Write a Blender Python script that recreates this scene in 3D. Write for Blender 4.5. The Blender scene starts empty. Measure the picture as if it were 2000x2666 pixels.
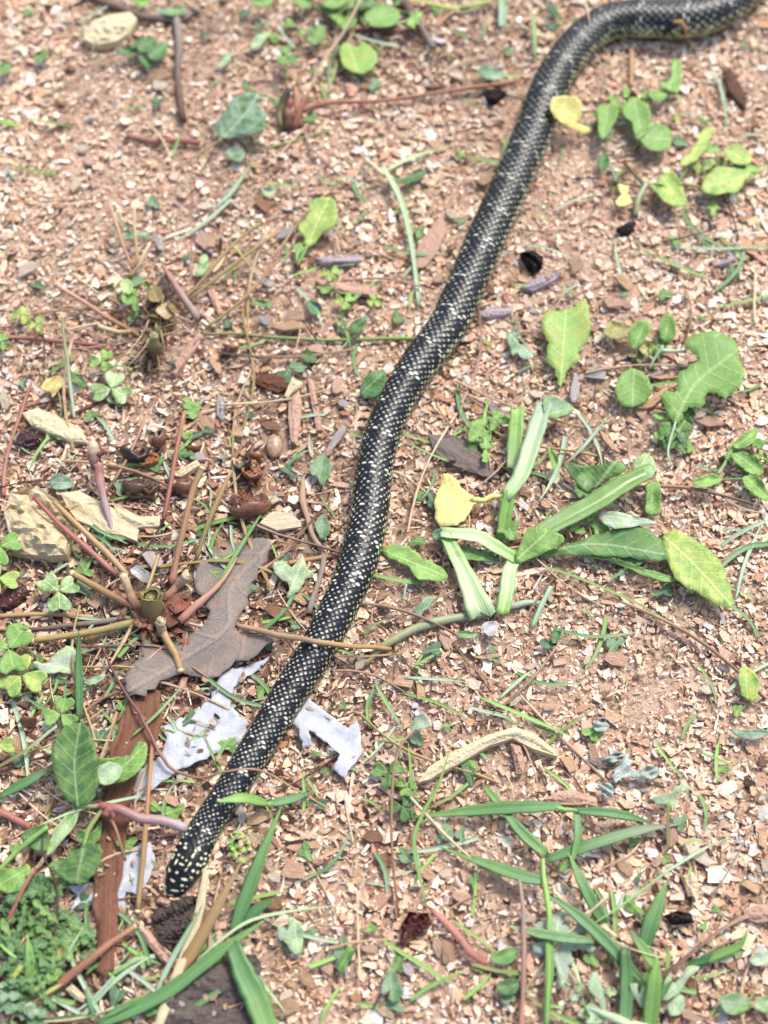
import bpy, math, random
import numpy as np
from mathutils import Vector, Matrix
from mathutils.geometry import delaunay_2d_cdt

random.seed(7)
RNG = np.random.default_rng(11)
SC = bpy.context.scene
COL = SC.collection

# ------------------------------------------------------------------ camera
CAM_H = 0.77
PITCH = 63.0                       # degrees below the horizon
WFRAC = 0.546                      # sensor width / focal length
cam_d = bpy.data.cameras.new('camera')
cam = bpy.data.objects.new('camera', cam_d)
COL.objects.link(cam)
cam.location = (0, 0, CAM_H)
cam.rotation_euler = (math.radians(90 - PITCH), 0, 0)
cam_d.sensor_fit = 'HORIZONTAL'
cam_d.sensor_width = 36.0
cam_d.lens = 36.0 / WFRAC
cam_d.clip_start = 0.02
cam_d.clip_end = 400.0
cam_d.dof.use_dof = True
cam_d.dof.focus_distance = 0.825
cam_d.dof.aperture_fstop = 5.4
SC.camera = cam

# ------------------------------------------------------------------ sky, sun, exposure
SUN_EL, SUN_AZ = math.radians(58), math.radians(38)      # azimuth clockwise from +y
world = bpy.data.worlds.new('World')
SC.world = world
world.use_nodes = True
wn = world.node_tree
sky = wn.nodes.new('ShaderNodeTexSky')
sky.sky_type = 'NISHITA'
sky.sun_disc = False
sky.sun_elevation = SUN_EL
sky.sun_rotation = SUN_AZ
sky.air_density = 1.0
sky.dust_density = 3.2
sky.ozone_density = 1.0
bg = wn.nodes['Background']
bg.inputs['Strength'].default_value = 0.125
wn.links.new(sky.outputs[0], bg.inputs['Color'])
sun_d = bpy.data.lights.new('sun', 'SUN')
sun = bpy.data.objects.new('sun', sun_d)
COL.objects.link(sun)
sun_d.energy = 1.5
sun_d.angle = math.radians(13)
sun_d.color = (1.0, 0.97, 0.93)
sd = Vector((math.cos(SUN_EL) * math.sin(SUN_AZ), math.cos(SUN_EL) * math.cos(SUN_AZ), math.sin(SUN_EL)))
sun.rotation_euler = sd.to_track_quat('Z', 'Y').to_euler()
sun.location = sd * 3
SC.view_settings.view_transform = 'Standard'
SC.view_settings.look = 'None'
SC.view_settings.gamma = 1.0
SC.view_settings.use_curve_mapping = False
SC.view_settings.exposure = 1.18
SC.cycles.max_bounces = 6
SC.cycles.diffuse_bounces = 3
SC.cycles.glossy_bounces = 2
SC.cycles.transmission_bounces = 4

# ------------------------------------------------------------------ pixel -> place helpers
_a = math.radians(90 - PITCH)
ROT = np.array([[1, 0, 0], [0, math.cos(_a), -math.sin(_a)], [0, math.sin(_a), math.cos(_a)]])


def H(x, y):
    """height of the litter surface (metres)"""
    flat = np.exp(-(np.abs(x) / .37) ** 8 - (np.abs(y - .47) / .50) ** 8)          # level beyond the picture
    return flat * (0.0022 * np.sin(9 * x + 1.3) * np.cos(8 * y + .4) + 0.0012 * np.sin(31 * x - 14 * y) + 0.0010 * np.cos(23 * x + 37 * y + 1.0))


def rays(px, py):
    px = np.asarray(px, float); py = np.asarray(py, float)
    d = np.stack([(px - 1000) / 2000 * WFRAC, (1333 - py) / 2000 * WFRAC, -np.ones_like(px)], -1)
    return d @ ROT.T


def p2w(px, py, dz):
    """photo pixels (2000 x 2666) -> world point dz metres above the litter"""
    d = rays(px, py)
    dz = np.asarray(dz, float)
    z = np.zeros(d.shape[:-1])
    for _ in range(5):
        t = (z - CAM_H) / d[..., 2]
        x = d[..., 0] * t; y = d[..., 1] * t
        z = H(x, y) + dz
    return np.stack([x, y, z], -1)


def w2p(P):
    q = (np.asarray(P) - np.array([0, 0, CAM_H])) @ ROT
    return 1000 + q[..., 0] / -q[..., 2] * 2000 / WFRAC, 1333 - q[..., 1] / -q[..., 2] * 2000 / WFRAC


def mpp(P):
    """metres per photo pixel at a place"""
    q = (np.asarray(P) - np.array([0, 0, CAM_H])) @ ROT
    return -q[..., 2] * WFRAC / 2000


REG = {'A': (0, 0, .60277), 'B': (1000, 0, .60277), 'C': (0, 850, .60277), 'D': (1000, 850, .60277),
       'E': (0, 1700, .60277), 'G': (1000, 1700, .60277), 'F': (0, 0, 1.2056), 'X': (0, 0, 1.0),
       'Z1': (0, 1900, .36166), 'Z2': (0, 1400, .36166), 'Z3': (1300, 2100, .42194), 'Z4': (500, 2100, .48222),
       'Z5': (900, 1400, .36166), 'Z6': (1300, 750, .42194), 'Z7': (400, 600, .3918), 'Z8': (0, 650, .36166),
       'Hd': (380, 1950, .24111)}


def P(reg, s):
    """'x,y x,y,lift' in a crop -> array of (px, py, lift_mm or nan)"""
    ox, oy, k = REG[reg]
    out = []
    for tok in s.split():
        v = [float(a) for a in tok.split(',')]
        out.append((ox + v[0] * k, oy + v[1] * k, v[2] if len(v) > 2 else float('nan')))
    return np.array(out)


def spline(A, n, closed=False):
    """Catmull-Rom through the rows of A, n samples per span"""
    A = np.asarray(A, float)
    m = len(A)
    if m == 2 and not closed:
        t = np.linspace(0, 1, 2 * n + 1)[:, None]
        return A[0] * (1 - t) + A[1] * t
    out = []
    spans = m if closed else m - 1
    for i in range(spans):
        if closed:
            p0, p1, p2, p3 = A[(i - 1) % m], A[i], A[(i + 1) % m], A[(i + 2) % m]
        else:
            p1, p2 = A[i], A[i + 1]
            p0 = A[i - 1] if i > 0 else 2 * p1 - p2
            p3 = A[i + 2] if i + 2 < m else 2 * p2 - p1
        for t in np.arange(n) / n:
            out.append(.5 * (2 * p1 + (p2 - p0) * t + (2 * p0 - 5 * p1 + 4 * p2 - p3) * t * t + (3 * p1 - p0 - 3 * p2 + p3) * t ** 3))
    if not closed:
        out.append(A[-1])
    return np.array(out)


def lin(c, k=1.0):
    return tuple(k * ((v / 255 / 12.92) if v <= 10 else ((v / 255 + .055) / 1.055) ** 2.4) for v in c)


PAL = dict(gold=(178, 146, 96), tan=(190, 156, 122), red=(158, 96, 84), pink=(184, 128, 110), olive=(152, 144, 92), green=(134, 174, 92),
           dkgreen=(76, 118, 66), bright=(158, 200, 104), ygreen=(202, 214, 114), yellow=(234, 222, 140), greyg=(172, 196, 166),
           cream=(230, 212, 172), brown=(108, 80, 64), dkbrown=(54, 44, 43), grey=(156, 146, 138), mauve=(160, 143, 132), white=(238, 240, 242),
           rust=(134, 90, 68), straw=(212, 192, 154), palegreen=(202, 224, 170), bgreen=(106, 150, 92), orange=(180, 130, 94), purple=(112, 58, 70),
           pinktan=(212, 172, 148), lav=(186, 170, 172), blackish=(38, 30, 32), amber=(184, 118, 74), teal=(116, 152, 132), lichen=(204, 214, 202))


# ------------------------------------------------------------------ materials
_M = {}


def nodes_of(name):
    m = bpy.data.materials.new(name)
    m.use_nodes = True
    nt = m.node_tree
    return m, nt, nt.nodes['Principled BSDF'], nt.nodes.new, nt.links.new


def bump(nt, bsdf, sock, strength, dist):
    b = nt.nodes.new('ShaderNodeBump')
    b.inputs['Strength'].default_value = strength
    b.inputs['Distance'].default_value = dist
    nt.links.new(sock, b.inputs['Height'])
    nt.links.new(b.outputs[0], bsdf.inputs['Normal'])


def texco(nt, scale=(1, 1, 1), out='Object'):
    tc = nt.nodes.new('ShaderNodeTexCoord')
    mp = nt.nodes.new('ShaderNodeMapping')
    mp.inputs['Scale'].default_value = scale
    nt.links.new(tc.outputs[out], mp.inputs[0])
    return mp.outputs[0]


def noise(nt, vec, scale, detail=4, rough=.6):
    n = nt.nodes.new('ShaderNodeTexNoise')
    n.inputs['Scale'].default_value = scale
    n.inputs['Detail'].default_value = detail
    n.inputs['Roughness'].default_value = rough
    nt.links.new(vec, n.inputs['Vector'])
    return n.outputs[0]


def ramp(nt, fac, stops):
    r = nt.nodes.new('ShaderNodeValToRGB')
    nt.links.new(fac, r.inputs[0])
    e = r.color_ramp.elements
    while len(e) < len(stops):
        e.new(.5)
    for i, (p, c) in enumerate(stops):
        e[i].position = p
        e[i].color = (*c, 1) if len(c) == 3 else c
    return r.outputs[0]


def mixc(nt, fac, a, b, mode='MIX'):
    m = nt.nodes.new('ShaderNodeMix')
    m.data_type = 'RGBA'
    m.blend_type = mode
    for s, v in ((m.inputs[0], fac), (m.inputs[6], a), (m.inputs[7], b)):
        if isinstance(v, (int, float)):
            s.default_value = v
        elif isinstance(v, tuple):
            s.default_value = (*v, 1)
        else:
            nt.links.new(v, s)
    return m.outputs[2]


def attr(nt, name):
    a = nt.nodes.new('ShaderNodeAttribute')
    a.attribute_name = name
    return a


def mth(nt, op, a, b=None):
    m = nt.nodes.new('ShaderNodeMath')
    m.operation = op
    for s, v in ((m.inputs[0], a), (m.inputs[1], b)):
        if v is None:
            continue
        if isinstance(v, (int, float)):
            s.default_value = v
        else:
            nt.links.new(v, s)
    return m.outputs[0]


def mul3(c, k):
    return tuple(min(1, v * k) for v in c)


def m_stem(ca, cb, wood=False):
    key = ('stem', ca, cb, wood)
    if key not in _M:
        m, nt, bs, new, link = nodes_of('stem_' + ca + '_' + cb)
        k = .82
        a, b = lin(PAL[ca], k), lin(PAL[cb], k)
        t = attr(nt, 't').outputs['Fac']
        v = texco(nt)
        n1 = noise(nt, v, 260, 3)
        base = mixc(nt, mth(nt, 'ADD', t, mth(nt, 'MULTIPLY', mth(nt, 'SUBTRACT', n1, .5), .5)), a, b)
        cmb = nt.nodes.new('ShaderNodeCombineXYZ')
        link(mth(nt, 'MULTIPLY', t, 5.0), cmb.inputs[0])
        link(mth(nt, 'MULTIPLY', attr(nt, 'd').outputs['Fac'], 5.5), cmb.inputs[1])
        link(nt.nodes.new('ShaderNodeObjectInfo').outputs['Random'], cmb.inputs[2])
        n2 = noise(nt, cmb.outputs[0], 1.3, 5, .75)
        d = ramp(nt, n2, [(.28, (.45, .4, .36)), (.46, (.9, .88, .86)), (.7, (1.2, 1.2, 1.2))])
        base = mixc(nt, 1, base, d, 'MULTIPLY')
        sp = ramp(nt, noise(nt, v, 520, 3, .7), [(.60, (0, 0, 0)), (.70, (1, 1, 1))])
        base = mixc(nt, mth(nt, 'MULTIPLY', sp, .35), base, (.10, .06, .04))
        link(base, bs.inputs['Base Color'])
        bs.inputs['Roughness'].default_value = .85 if wood else .5
        bs.inputs['Specular IOR Level'].default_value = .25 if wood else .4
        bump(nt, bs, n2, .5 if wood else .25, .0006)
        _M[key] = m
    return _M[key]


def thin(nt, bs, col, amount):
    """leaf tissue: some light passes through"""
    tr = nt.nodes.new('ShaderNodeBsdfTranslucent')
    mx = nt.nodes.new('ShaderNodeMixShader')
    mx.inputs[0].default_value = amount
    nt.links.new(col, tr.inputs['Color'])
    nt.links.new(bs.outputs[0], mx.inputs[1])
    nt.links.new(tr.outputs[0], mx.inputs[2])
    nt.links.new(mx.outputs[0], nt.nodes['Material Output'].inputs[0])


def m_leaf(ca, cb, k=.85, spots=.35, dry=False):
    key = ('leaf', ca, cb, k, spots, dry)
    if key not in _M:
        m, nt, bs, new, link = nodes_of('leaf_' + ca + '_' + cb)
        a, b = lin(PAL[ca], k), lin(PAL[cb], k)
        v = texco(nt)
        n1 = noise(nt, v, 120, 3)
        base = mixc(nt, ramp(nt, n1, [(.36, (0, 0, 0)), (.62, (1, 1, 1))]), mul3(a, .88), mul3(b, 1.05))
        t = attr(nt, 't').outputs['Fac']
        dd = mth(nt, 'ABSOLUTE', attr(nt, 'd').outputs['Fac'])
        mid = ramp(nt, dd, [(.02, (1, 1, 1)), (.07, (0, 0, 0))])
        fr = mth(nt, 'FRACT', mth(nt, 'SUBTRACT', mth(nt, 'MULTIPLY', t, 6.5), mth(nt, 'MULTIPLY', dd, 1.6)))
        side = ramp(nt, mth(nt, 'ABSOLUTE', mth(nt, 'SUBTRACT', fr, .5)), [(.03, (.55, .55, .55)), (.1, (0, 0, 0))])
        vein = mixc(nt, 1, mid, side, 'ADD')
        base = mixc(nt, mth(nt, 'MULTIPLY', vein, .62), base, mul3(b, 1.25) if dry else mixc(nt, .5, mul3(b, 1.5), (.62, .68, .36)))
        n2 = noise(nt, v, 700, 4, .75)
        d = ramp(nt, n2, [(.3, (.72, .74, .7)), (.6, (1.08, 1.08, 1.06))])
        base = mixc(nt, 1, base, d, 'MULTIPLY')
        n3 = noise(nt, v, 210, 2, .5)
        sp = ramp(nt, n3, [(.70, (0, 0, 0)), (.76, (1, 1, 1))])
        base = mixc(nt, mth(nt, 'MULTIPLY', sp, spots), base, (.16, .11, .04))
        du = ramp(nt, noise(nt, v, 1100, 3, .8), [(.64, (0, 0, 0)), (.70, (1, 1, 1))])
        base = mixc(nt, mth(nt, 'MULTIPLY', du, .45), base, (.52, .40, .28))
        link(base, bs.inputs['Base Color'])
        bs.inputs['Roughness'].default_value = .8 if dry else .48
        bs.inputs['Specular IOR Level'].default_value = .2 if dry else .4
        bump(nt, bs, mixc(nt, .6, n2, vein), .6 if dry else .4, .0024 if dry else .0009)
        thin(nt, bs, base, .12 if dry else .28)
        _M[key] = m
    return _M[key]


def m_blade(ca, cb, k=.9):
    key = ('blade', ca, cb, k)
    if key not in _M:
        m, nt, bs, new, link = nodes_of('blade_' + ca + '_' + cb)
        a, b = lin(PAL[ca], k), lin(PAL[cb], k)
        t = attr(nt, 't').outputs['Fac']
        u = attr(nt, 'd').outputs['Fac']
        v = texco(nt)
        n1 = noise(nt, v, 160, 3)
        base = mixc(nt, mth(nt, 'ADD', mth(nt, 'POWER', t, 2.5), mth(nt, 'MULTIPLY', mth(nt, 'SUBTRACT', n1, .5), .7)), a, b)
        w = mth(nt, 'SINE', mth(nt, 'MULTIPLY', u, 34))
        base = mixc(nt, 1, base, ramp(nt, mth(nt, 'MULTIPLY_ADD', w, .5), [(0, (.84, .86, .82)), (1, (1.06, 1.06, 1.04))]), 'MULTIPLY')
        mid = ramp(nt, mth(nt, 'ABSOLUTE', u), [(.04, (1, 1, 1)), (.13, (0, 0, 0))])
        base = mixc(nt, mth(nt, 'MULTIPLY', mid, .35), base, mul3(a, 1.7))
        br = ramp(nt, noise(nt, v, 75, 4, .7), [(.60, (0, 0, 0)), (.72, (1, 1, 1))])
        base = mixc(nt, mth(nt, 'MULTIPLY', br, .5), base, mul3(lin((120, 104, 60)), .8))
        n2 = noise(nt, v, 800, 3, .7)
        dust = ramp(nt, n2, [(.64, (0, 0, 0)), (.72, (1, 1, 1))])
        base = mixc(nt, mth(nt, 'MULTIPLY', dust, .35), base, (.5, .42, .3))
        link(base, bs.inputs['Base Color'])
        bs.inputs['Roughness'].default_value = .45
        bump(nt, bs, w, .15, .0003)
        thin(nt, bs, base, .25)
        _M[key] = m
    return _M[key]


def m_wood(c, dark='brown', k=.85, rough=.85, grain=1.0):
    key = ('wood', c, dark, k, rough, grain)
    if key not in _M:
        m, nt, bs, new, link = nodes_of('wood_' + c)
        a, b = lin(PAL[c], k), lin(PAL[dark], k)
        v = texco(nt, (1, 1, 1))
        oi = nt.nodes.new('ShaderNodeObjectInfo')
        t = attr(nt, 'd').outputs['Fac']
        cmb = nt.nodes.new('ShaderNodeCombineXYZ')
        link(mth(nt, 'MULTIPLY', t, 9), cmb.inputs[0])
        link(mth(nt, 'MULTIPLY', attr(nt, 't').outputs['Fac'], 1.2), cmb.inputs[1])
        link(oi.outputs['Random'], cmb.inputs[2])
        n1 = noise(nt, cmb.outputs[0], 1.6, 5, .7)
        n2 = noise(nt, v, 300, 4, .7)
        n = mth(nt, 'ADD', mth(nt, 'MULTIPLY', n1, .62), mth(nt, 'MULTIPLY', n2, .38))
        base = ramp(nt, n, [(.34, b), (.46, mul3(a, .8)), (.6, a), (.75, mul3(a, 1.15))])
        link(base, bs.inputs['Base Color'])
        bs.inputs['Roughness'].default_value = rough
        bs.inputs['Specular IOR Level'].default_value = .2
        bump(nt, bs, n, .7 * grain, .0012)
        _M[key] = m
    return _M[key]


def m_vcol(name, rough=.85, grain=.35, spec=.2, scale=900):
    if name not in _M:
        m, nt, bs, new, link = nodes_of(name)
        c = attr(nt, 'Col').outputs['Color']
        v = texco(nt)
        n = noise(nt, v, scale, 3, .7)
        d = ramp(nt, n, [(.3, (1 - grain,) * 3), (.65, (1 + grain * .35,) * 3)])
        link(mixc(nt, 1, c, d, 'MULTIPLY'), bs.inputs['Base Color'])
        bs.inputs['Roughness'].default_value = rough
        bs.inputs['Specular IOR Level'].default_value = spec
        bump(nt, bs, n, .4, .0005)
        _M[name] = m
    return _M[name]


def m_plain(name, c, rough=.5, spec=.4, k=.85, grain=.3, scale=400, coat=0):
    key = ('plain', name)
    if key not in _M:
        m, nt, bs, new, link = nodes_of(name)
        a = lin(PAL[c] if isinstance(c, str) else c, k)
        v = texco(nt)
        n = noise(nt, v, scale, 4, .65)
        link(ramp(nt, n, [(.3, mul3(a, 1 - grain)), (.65, mul3(a, 1 + grain * .4))]), bs.inputs['Base Color'])
        bs.inputs['Roughness'].default_value = rough
        bs.inputs['Specular IOR Level'].default_value = spec
        bs.inputs['Coat Weight'].default_value = coat
        bump(nt, bs, n, .35, .0008)
        _M[key] = m
    return _M[key]


# ------------------------------------------------------------------ objects
def tag(o, label=None, cat=None, group=None, kind=None):
    for k, v in (('label', label), ('category', cat), ('group', group), ('kind', kind)):
        if v:
            o[k] = v
    return o


def root(name, label, cat, at, group=None):
    o = bpy.data.objects.new(name, None)
    o.empty_display_size = .01
    COL.objects.link(o)
    o.location = tuple(at)
    return tag(o, label, cat, group)


def mesh_obj(name, V, Fc, mat, parent=None, attrs=None, smooth=True, origin=None):
    """V world coordinates; stored relative to the parent's base or to the piece's own base"""
    V = np.asarray(V, float)
    if parent is not None:
        q = parent
        org = np.zeros(3)
        while q is not None:
            org += np.array(q.location)
            q = q.parent
    else:
        org = np.array([V[:, 0].mean(), V[:, 1].mean(), V[:, 2].min()]) if origin is None else np.asarray(origin)
    me = bpy.data.meshes.new(name)
    me.from_pydata((V - org).tolist(), [], Fc)
    for k, a in (attrs or {}).items():
        a = np.asarray(a, float)
        if a.ndim == 1:
            at = me.attributes.new(k, 'FLOAT', 'POINT')
            at.data.foreach_set('value', a.astype(np.float32))
        else:
            at = me.attributes.new(k, 'FLOAT_COLOR', 'POINT')
            at.data.foreach_set('color', np.hstack([a, np.ones((len(a), 1))]).astype(np.float32).ravel())
    me.materials.append(mat)
    if smooth:
        me.polygons.foreach_set('use_smooth', np.ones(len(me.polygons), bool))
    o = bpy.data.objects.new(name, me)
    COL.objects.link(o)
    if parent is None:
        o.location = org
    else:
        o.parent = parent
    return o


def sweep(C, r, sec, roll=0.0, cap=True):
    """sweep a closed section (k x 2, unit half width) along points C with half widths r"""
    C = np.asarray(C); n = len(C); k = np.asarray(sec).shape[-2]
    T = np.gradient(C, axis=0)
    T /= np.linalg.norm(T, axis=1)[:, None] + 1e-12
    up = np.array([0, 0, 1.0])
    S = np.cross(T, up)
    bad = np.linalg.norm(S, axis=1) < .15
    S[bad] = np.array([1, 0, 0])
    S /= np.linalg.norm(S, axis=1)[:, None]
    for i in range(1, n):
        if np.dot(S[i], S[i - 1]) < 0:
            S[i] = -S[i]
    N = np.cross(S, T)
    N /= np.linalg.norm(N, axis=1)[:, None]
    flip = N[:, 2].mean() < 0
    if flip:
        N = -N
    ro = np.broadcast_to(np.asarray(roll, float), (n,))
    c, s = np.cos(ro)[:, None], np.sin(ro)[:, None]
    S2, N2 = S * c + N * s, N * c - S * s
    sec = np.asarray(sec)
    r = np.asarray(r)
    if sec.ndim == 2:
        sec = np.broadcast_to(sec, (n, k, 2))
    V = C[:, None, :] + (S2[:, None, :] * sec[:, :, :1] + N2[:, None, :] * sec[:, :, 1:]) * r[:, None, None]
    V = V.reshape(-1, 3)
    Fc = []
    for i in range(n - 1):
        for j in range(k):
            a, b = i * k + j, i * k + (j + 1) % k
            Fc.append((a, b, b + k, a + k) if not flip else (a, a + k, b + k, b))
    if cap:
        Fc.append(tuple(range(k))[::-1] if not flip else tuple(range(k)))
        Fc.append(tuple((n - 1) * k + j for j in range(k)) if not flip else tuple((n - 1) * k + j for j in range(k))[::-1])
    return V, Fc


def circ(k, sy=1.0):
    a = np.arange(k) / k * 2 * math.pi
    return np.stack([np.cos(a), np.sin(a) * sy], 1)


def path(reg, s, w, n=5, lift=None, settle=.7):
    """pixel path -> world points and half widths"""
    A = P(reg, s)
    k = REG[reg][2]
    w = np.atleast_1d(np.asarray(w, float)) * k
    wi = np.interp(np.linspace(0, 1, len(A)), np.linspace(0, 1, len(w)), w)
    base = p2w(A[:, 0], A[:, 1], np.zeros(len(A)))
    hw = wi / 2 * mpp(base)
    z = np.where(np.isnan(A[:, 2]), hw * settle if lift is None else lift / 1000, A[:, 2] / 1000)
    B = np.stack([A[:, 0], A[:, 1], z, wi], 1)
    B = spline(B, n)
    C = p2w(B[:, 0], B[:, 1], B[:, 2])
    return C, np.maximum(B[:, 3], .3) / 2 * mpp(C)


def stem(name, label, cat, reg, s, w, ca, cb=None, parent=None, group=None, wood=False, flat=1.0, rough=.085, fuzz=0, cut=None, k=10, n=6, mat=None):
    C, r = path(reg, s, np.asarray(w, float) * .8, n)
    L = len(C)
    rr = r * (1 + rough * np.interp(np.arange(L), np.arange(0, L + 3, 3), RNG.normal(0, 1, len(np.arange(0, L + 3, 3)))))
    sec = circ(k, flat)
    sec = np.broadcast_to(sec, (L, k, 2)) * (1 + RNG.normal(0, rough * .5, (L, k, 1)))
    wob = np.stack([np.interp(np.arange(L), np.arange(0, L + 4, 4), RNG.normal(0, .34, len(np.arange(0, L + 4, 4)))) for _ in range(3)], 1)
    C = C + wob * r[:, None] * np.array([1, 1, .5])
    for q in RNG.uniform(.1, .9, 2):
        rr = rr * (1 + .13 * np.exp(-((np.linspace(0, 1, L) - q) / .03) ** 2))
    V, Fc = sweep(C, rr, sec)
    for e, sg in ((0, -1), (L - 1, 1)):                    # snapped, fibrous ends
        d_ = C[min(e + 1, L - 1)] - C[max(e - 1, 0)]
        d_ = d_ / (np.linalg.norm(d_) + 1e-9) * sg
        V[e * k:(e + 1) * k] += d_[None] * RNG.uniform(-.2, 1.3, (k, 1)) * rr[e]
    tt = np.repeat(np.linspace(0, 1, L), k)
    o = mesh_obj(name, V, Fc, mat or m_stem(ca, cb or ca, wood), parent, {'t': tt, 'd': np.tile(np.cos(np.arange(k) / k * 6.28), L)})
    if label:
        tag(o, label, cat, group)
    if cut:
        # pale freshly cut end: a short collar with a dished face
        d = C[0] - C[1]
        d /= np.linalg.norm(d)
        C2 = np.array([C[0] - d * r[0] * .8, C[0] + d * r[0] * .25, C[0] + d * r[0] * .35, C[0] + d * r[0] * .1])
        V2, F2 = sweep(C2, np.array([1.03, 1.06, .8, .3]) * r[0], circ(k, flat))
        mesh_obj('cut_end', V2, F2, m_stem(cut, cut), o)
    if fuzz:
        fv, ff = [], []
        cen = C; T = np.gradient(C, axis=0)
        for i in range(fuzz):
            f = RNG.uniform(0, L - 1.001); a = int(f); q = f - a
            p = cen[a] * (1 - q) + cen[a + 1] * q
            t = T[a] / np.linalg.norm(T[a])
            v = RNG.normal(0, 1, 3); v -= t * v.dot(t); v /= np.linalg.norm(v)
            if v[2] < -.2:
                v = -v
            ln = rr[a] * RNG.uniform(.45, .9) + .0005
            side = np.cross(t, v) * .00006
            p0 = p + v * rr[a] * .9
            i0 = len(fv)
            fv += [p0 + side, p0 - side, p0 + t * .00006, p + v * (rr[a] + ln) + t * RNG.normal(0, .3) * ln]
            ff += [(i0, i0 + 1, i0 + 3), (i0 + 1, i0 + 2, i0 + 3), (i0 + 2, i0, i0 + 3)]
        h = mesh_obj('hair', fv, ff, m_plain('plant_hair', (215, 205, 180), .6), o)
        h['kind'] = 'stuff'
    return o


BL = np.array([(-1, .30), (-.55, .12), (0, 0), (.55, .12), (1, .30), (.55, .04), (0, -.10), (-.55, .04)])


def blade(name, label, cat, reg, s, w, ca, cb=None, parent=None, group=None, roll=0.0, tip=1, fold=1.0, k=.9, n=7):
    """grass blade: tip=1 tapers at its last point, 2 at both ends, 0 neither"""
    C, r = path(reg, s, w, n, lift=3.2)
    L = len(C)
    t = np.linspace(0, 1, L)
    prof = np.ones(L)
    if tip in (1, 2):
        prof *= np.clip((1 - t) / .38, 0.02, 1) ** .65
    if tip == 2:
        prof *= np.clip(t / .3, .05, 1) ** .6
    elif tip == 1:
        prof *= np.clip(.72 + t * 1.6, 0, 1)
    sec = BL * np.array([1, fold])
    wob = 1 + .05 * np.sin(np.arange(L) * 1.3 + RNG.uniform(0, 6))
    V, Fc = sweep(C, r * prof * wob, sec, roll + .15 * np.sin(t * 4 + RNG.uniform(0, 6)))
    for e, sg in ((0, -1), (L - 1, 1)):
        if tip == 0 or (tip == 1 and e == 0):              # torn ends
            d_ = C[min(e + 1, L - 1)] - C[max(e - 1, 0)]
            d_ = d_ / (np.linalg.norm(d_) + 1e-9) * sg
            sh = np.repeat(RNG.uniform(-.1, .9, 4), 2)[[0, 2, 4, 6, 1, 6, 4, 2]]
            V[e * 8:(e + 1) * 8] += d_[None] * sh[:, None] * (r * prof)[e]
    o = mesh_obj(name, V, Fc, m_blade(ca, cb or ca, k), parent, {'t': np.repeat(t, 8), 'd': np.tile(BL[:, 0], L)})
    return tag(o, label, cat, group) if label else o


def inside(poly, x, y):
    n = len(poly); c = np.zeros(len(x), bool); j = n - 1
    for i in range(n):
        xi, yi, xj, yj = *poly[i], *poly[j]
        m = ((yi > y) != (yj > y)) & (x < (xj - xi) * (y - yi) / (yj - yi + 1e-12) + xi)
        c ^= m
        j = i
    return c


def edge_dist(poly, x, y):
    d = np.full(len(x), 1e9)
    for i in range(len(poly)):
        a, b = poly[i - 1], poly[i]
        ab = b - a
        t = np.clip(((x - a[0]) * ab[0] + (y - a[1]) * ab[1]) / (ab @ ab + 1e-9), 0, 1)
        d = np.minimum(d, np.hypot(x - a[0] - ab[0] * t, y - a[1] - ab[1] * t))
    return d


def fill(poly, div):
    """triangulated outline with inner points"""
    mn, mx = poly.min(0), poly.max(0)
    area = abs(sum(poly[i - 1][0] * poly[i][1] - poly[i][0] * poly[i - 1][1] for i in range(len(poly)))) / 2
    st = math.sqrt(area) / div
    gx, gy = np.meshgrid(np.arange(mn[0], mx[0], st), np.arange(mn[1], mx[1], st * .87))
    gx = gx + (np.arange(gx.shape[0]) % 2)[:, None] * st / 2
    gx, gy = gx.ravel(), gy.ravel()
    gx = gx + RNG.uniform(-.2, .2, len(gx)) * st; gy = gy + RNG.uniform(-.2, .2, len(gy)) * st
    ok = inside(poly, gx, gy)
    gx, gy = gx[ok], gy[ok]
    if len(gx):
        ok = edge_dist(poly, gx, gy) > st * .4
        gx, gy = gx[ok], gy[ok]
    pts = [Vector(p) for p in poly] + [Vector(p) for p in zip(gx, gy)]
    n = len(poly)
    vs, es, fs, *_ = delaunay_2d_cdt(pts, [(i, (i + 1) % n) for i in range(n)], [list(range(n))], 1, 1e-6)
    return np.array([(v.x, v.y) for v in vs]), [tuple(f) for f in fs]


def boundary(fs):
    cnt = {}
    for f in fs:
        for i in range(len(f)):
            e = (f[i], f[(i + 1) % len(f)])
            cnt[e] = cnt.get(e, 0) + 1
    return [e for e in cnt if (e[1], e[0]) not in cnt]


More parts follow.
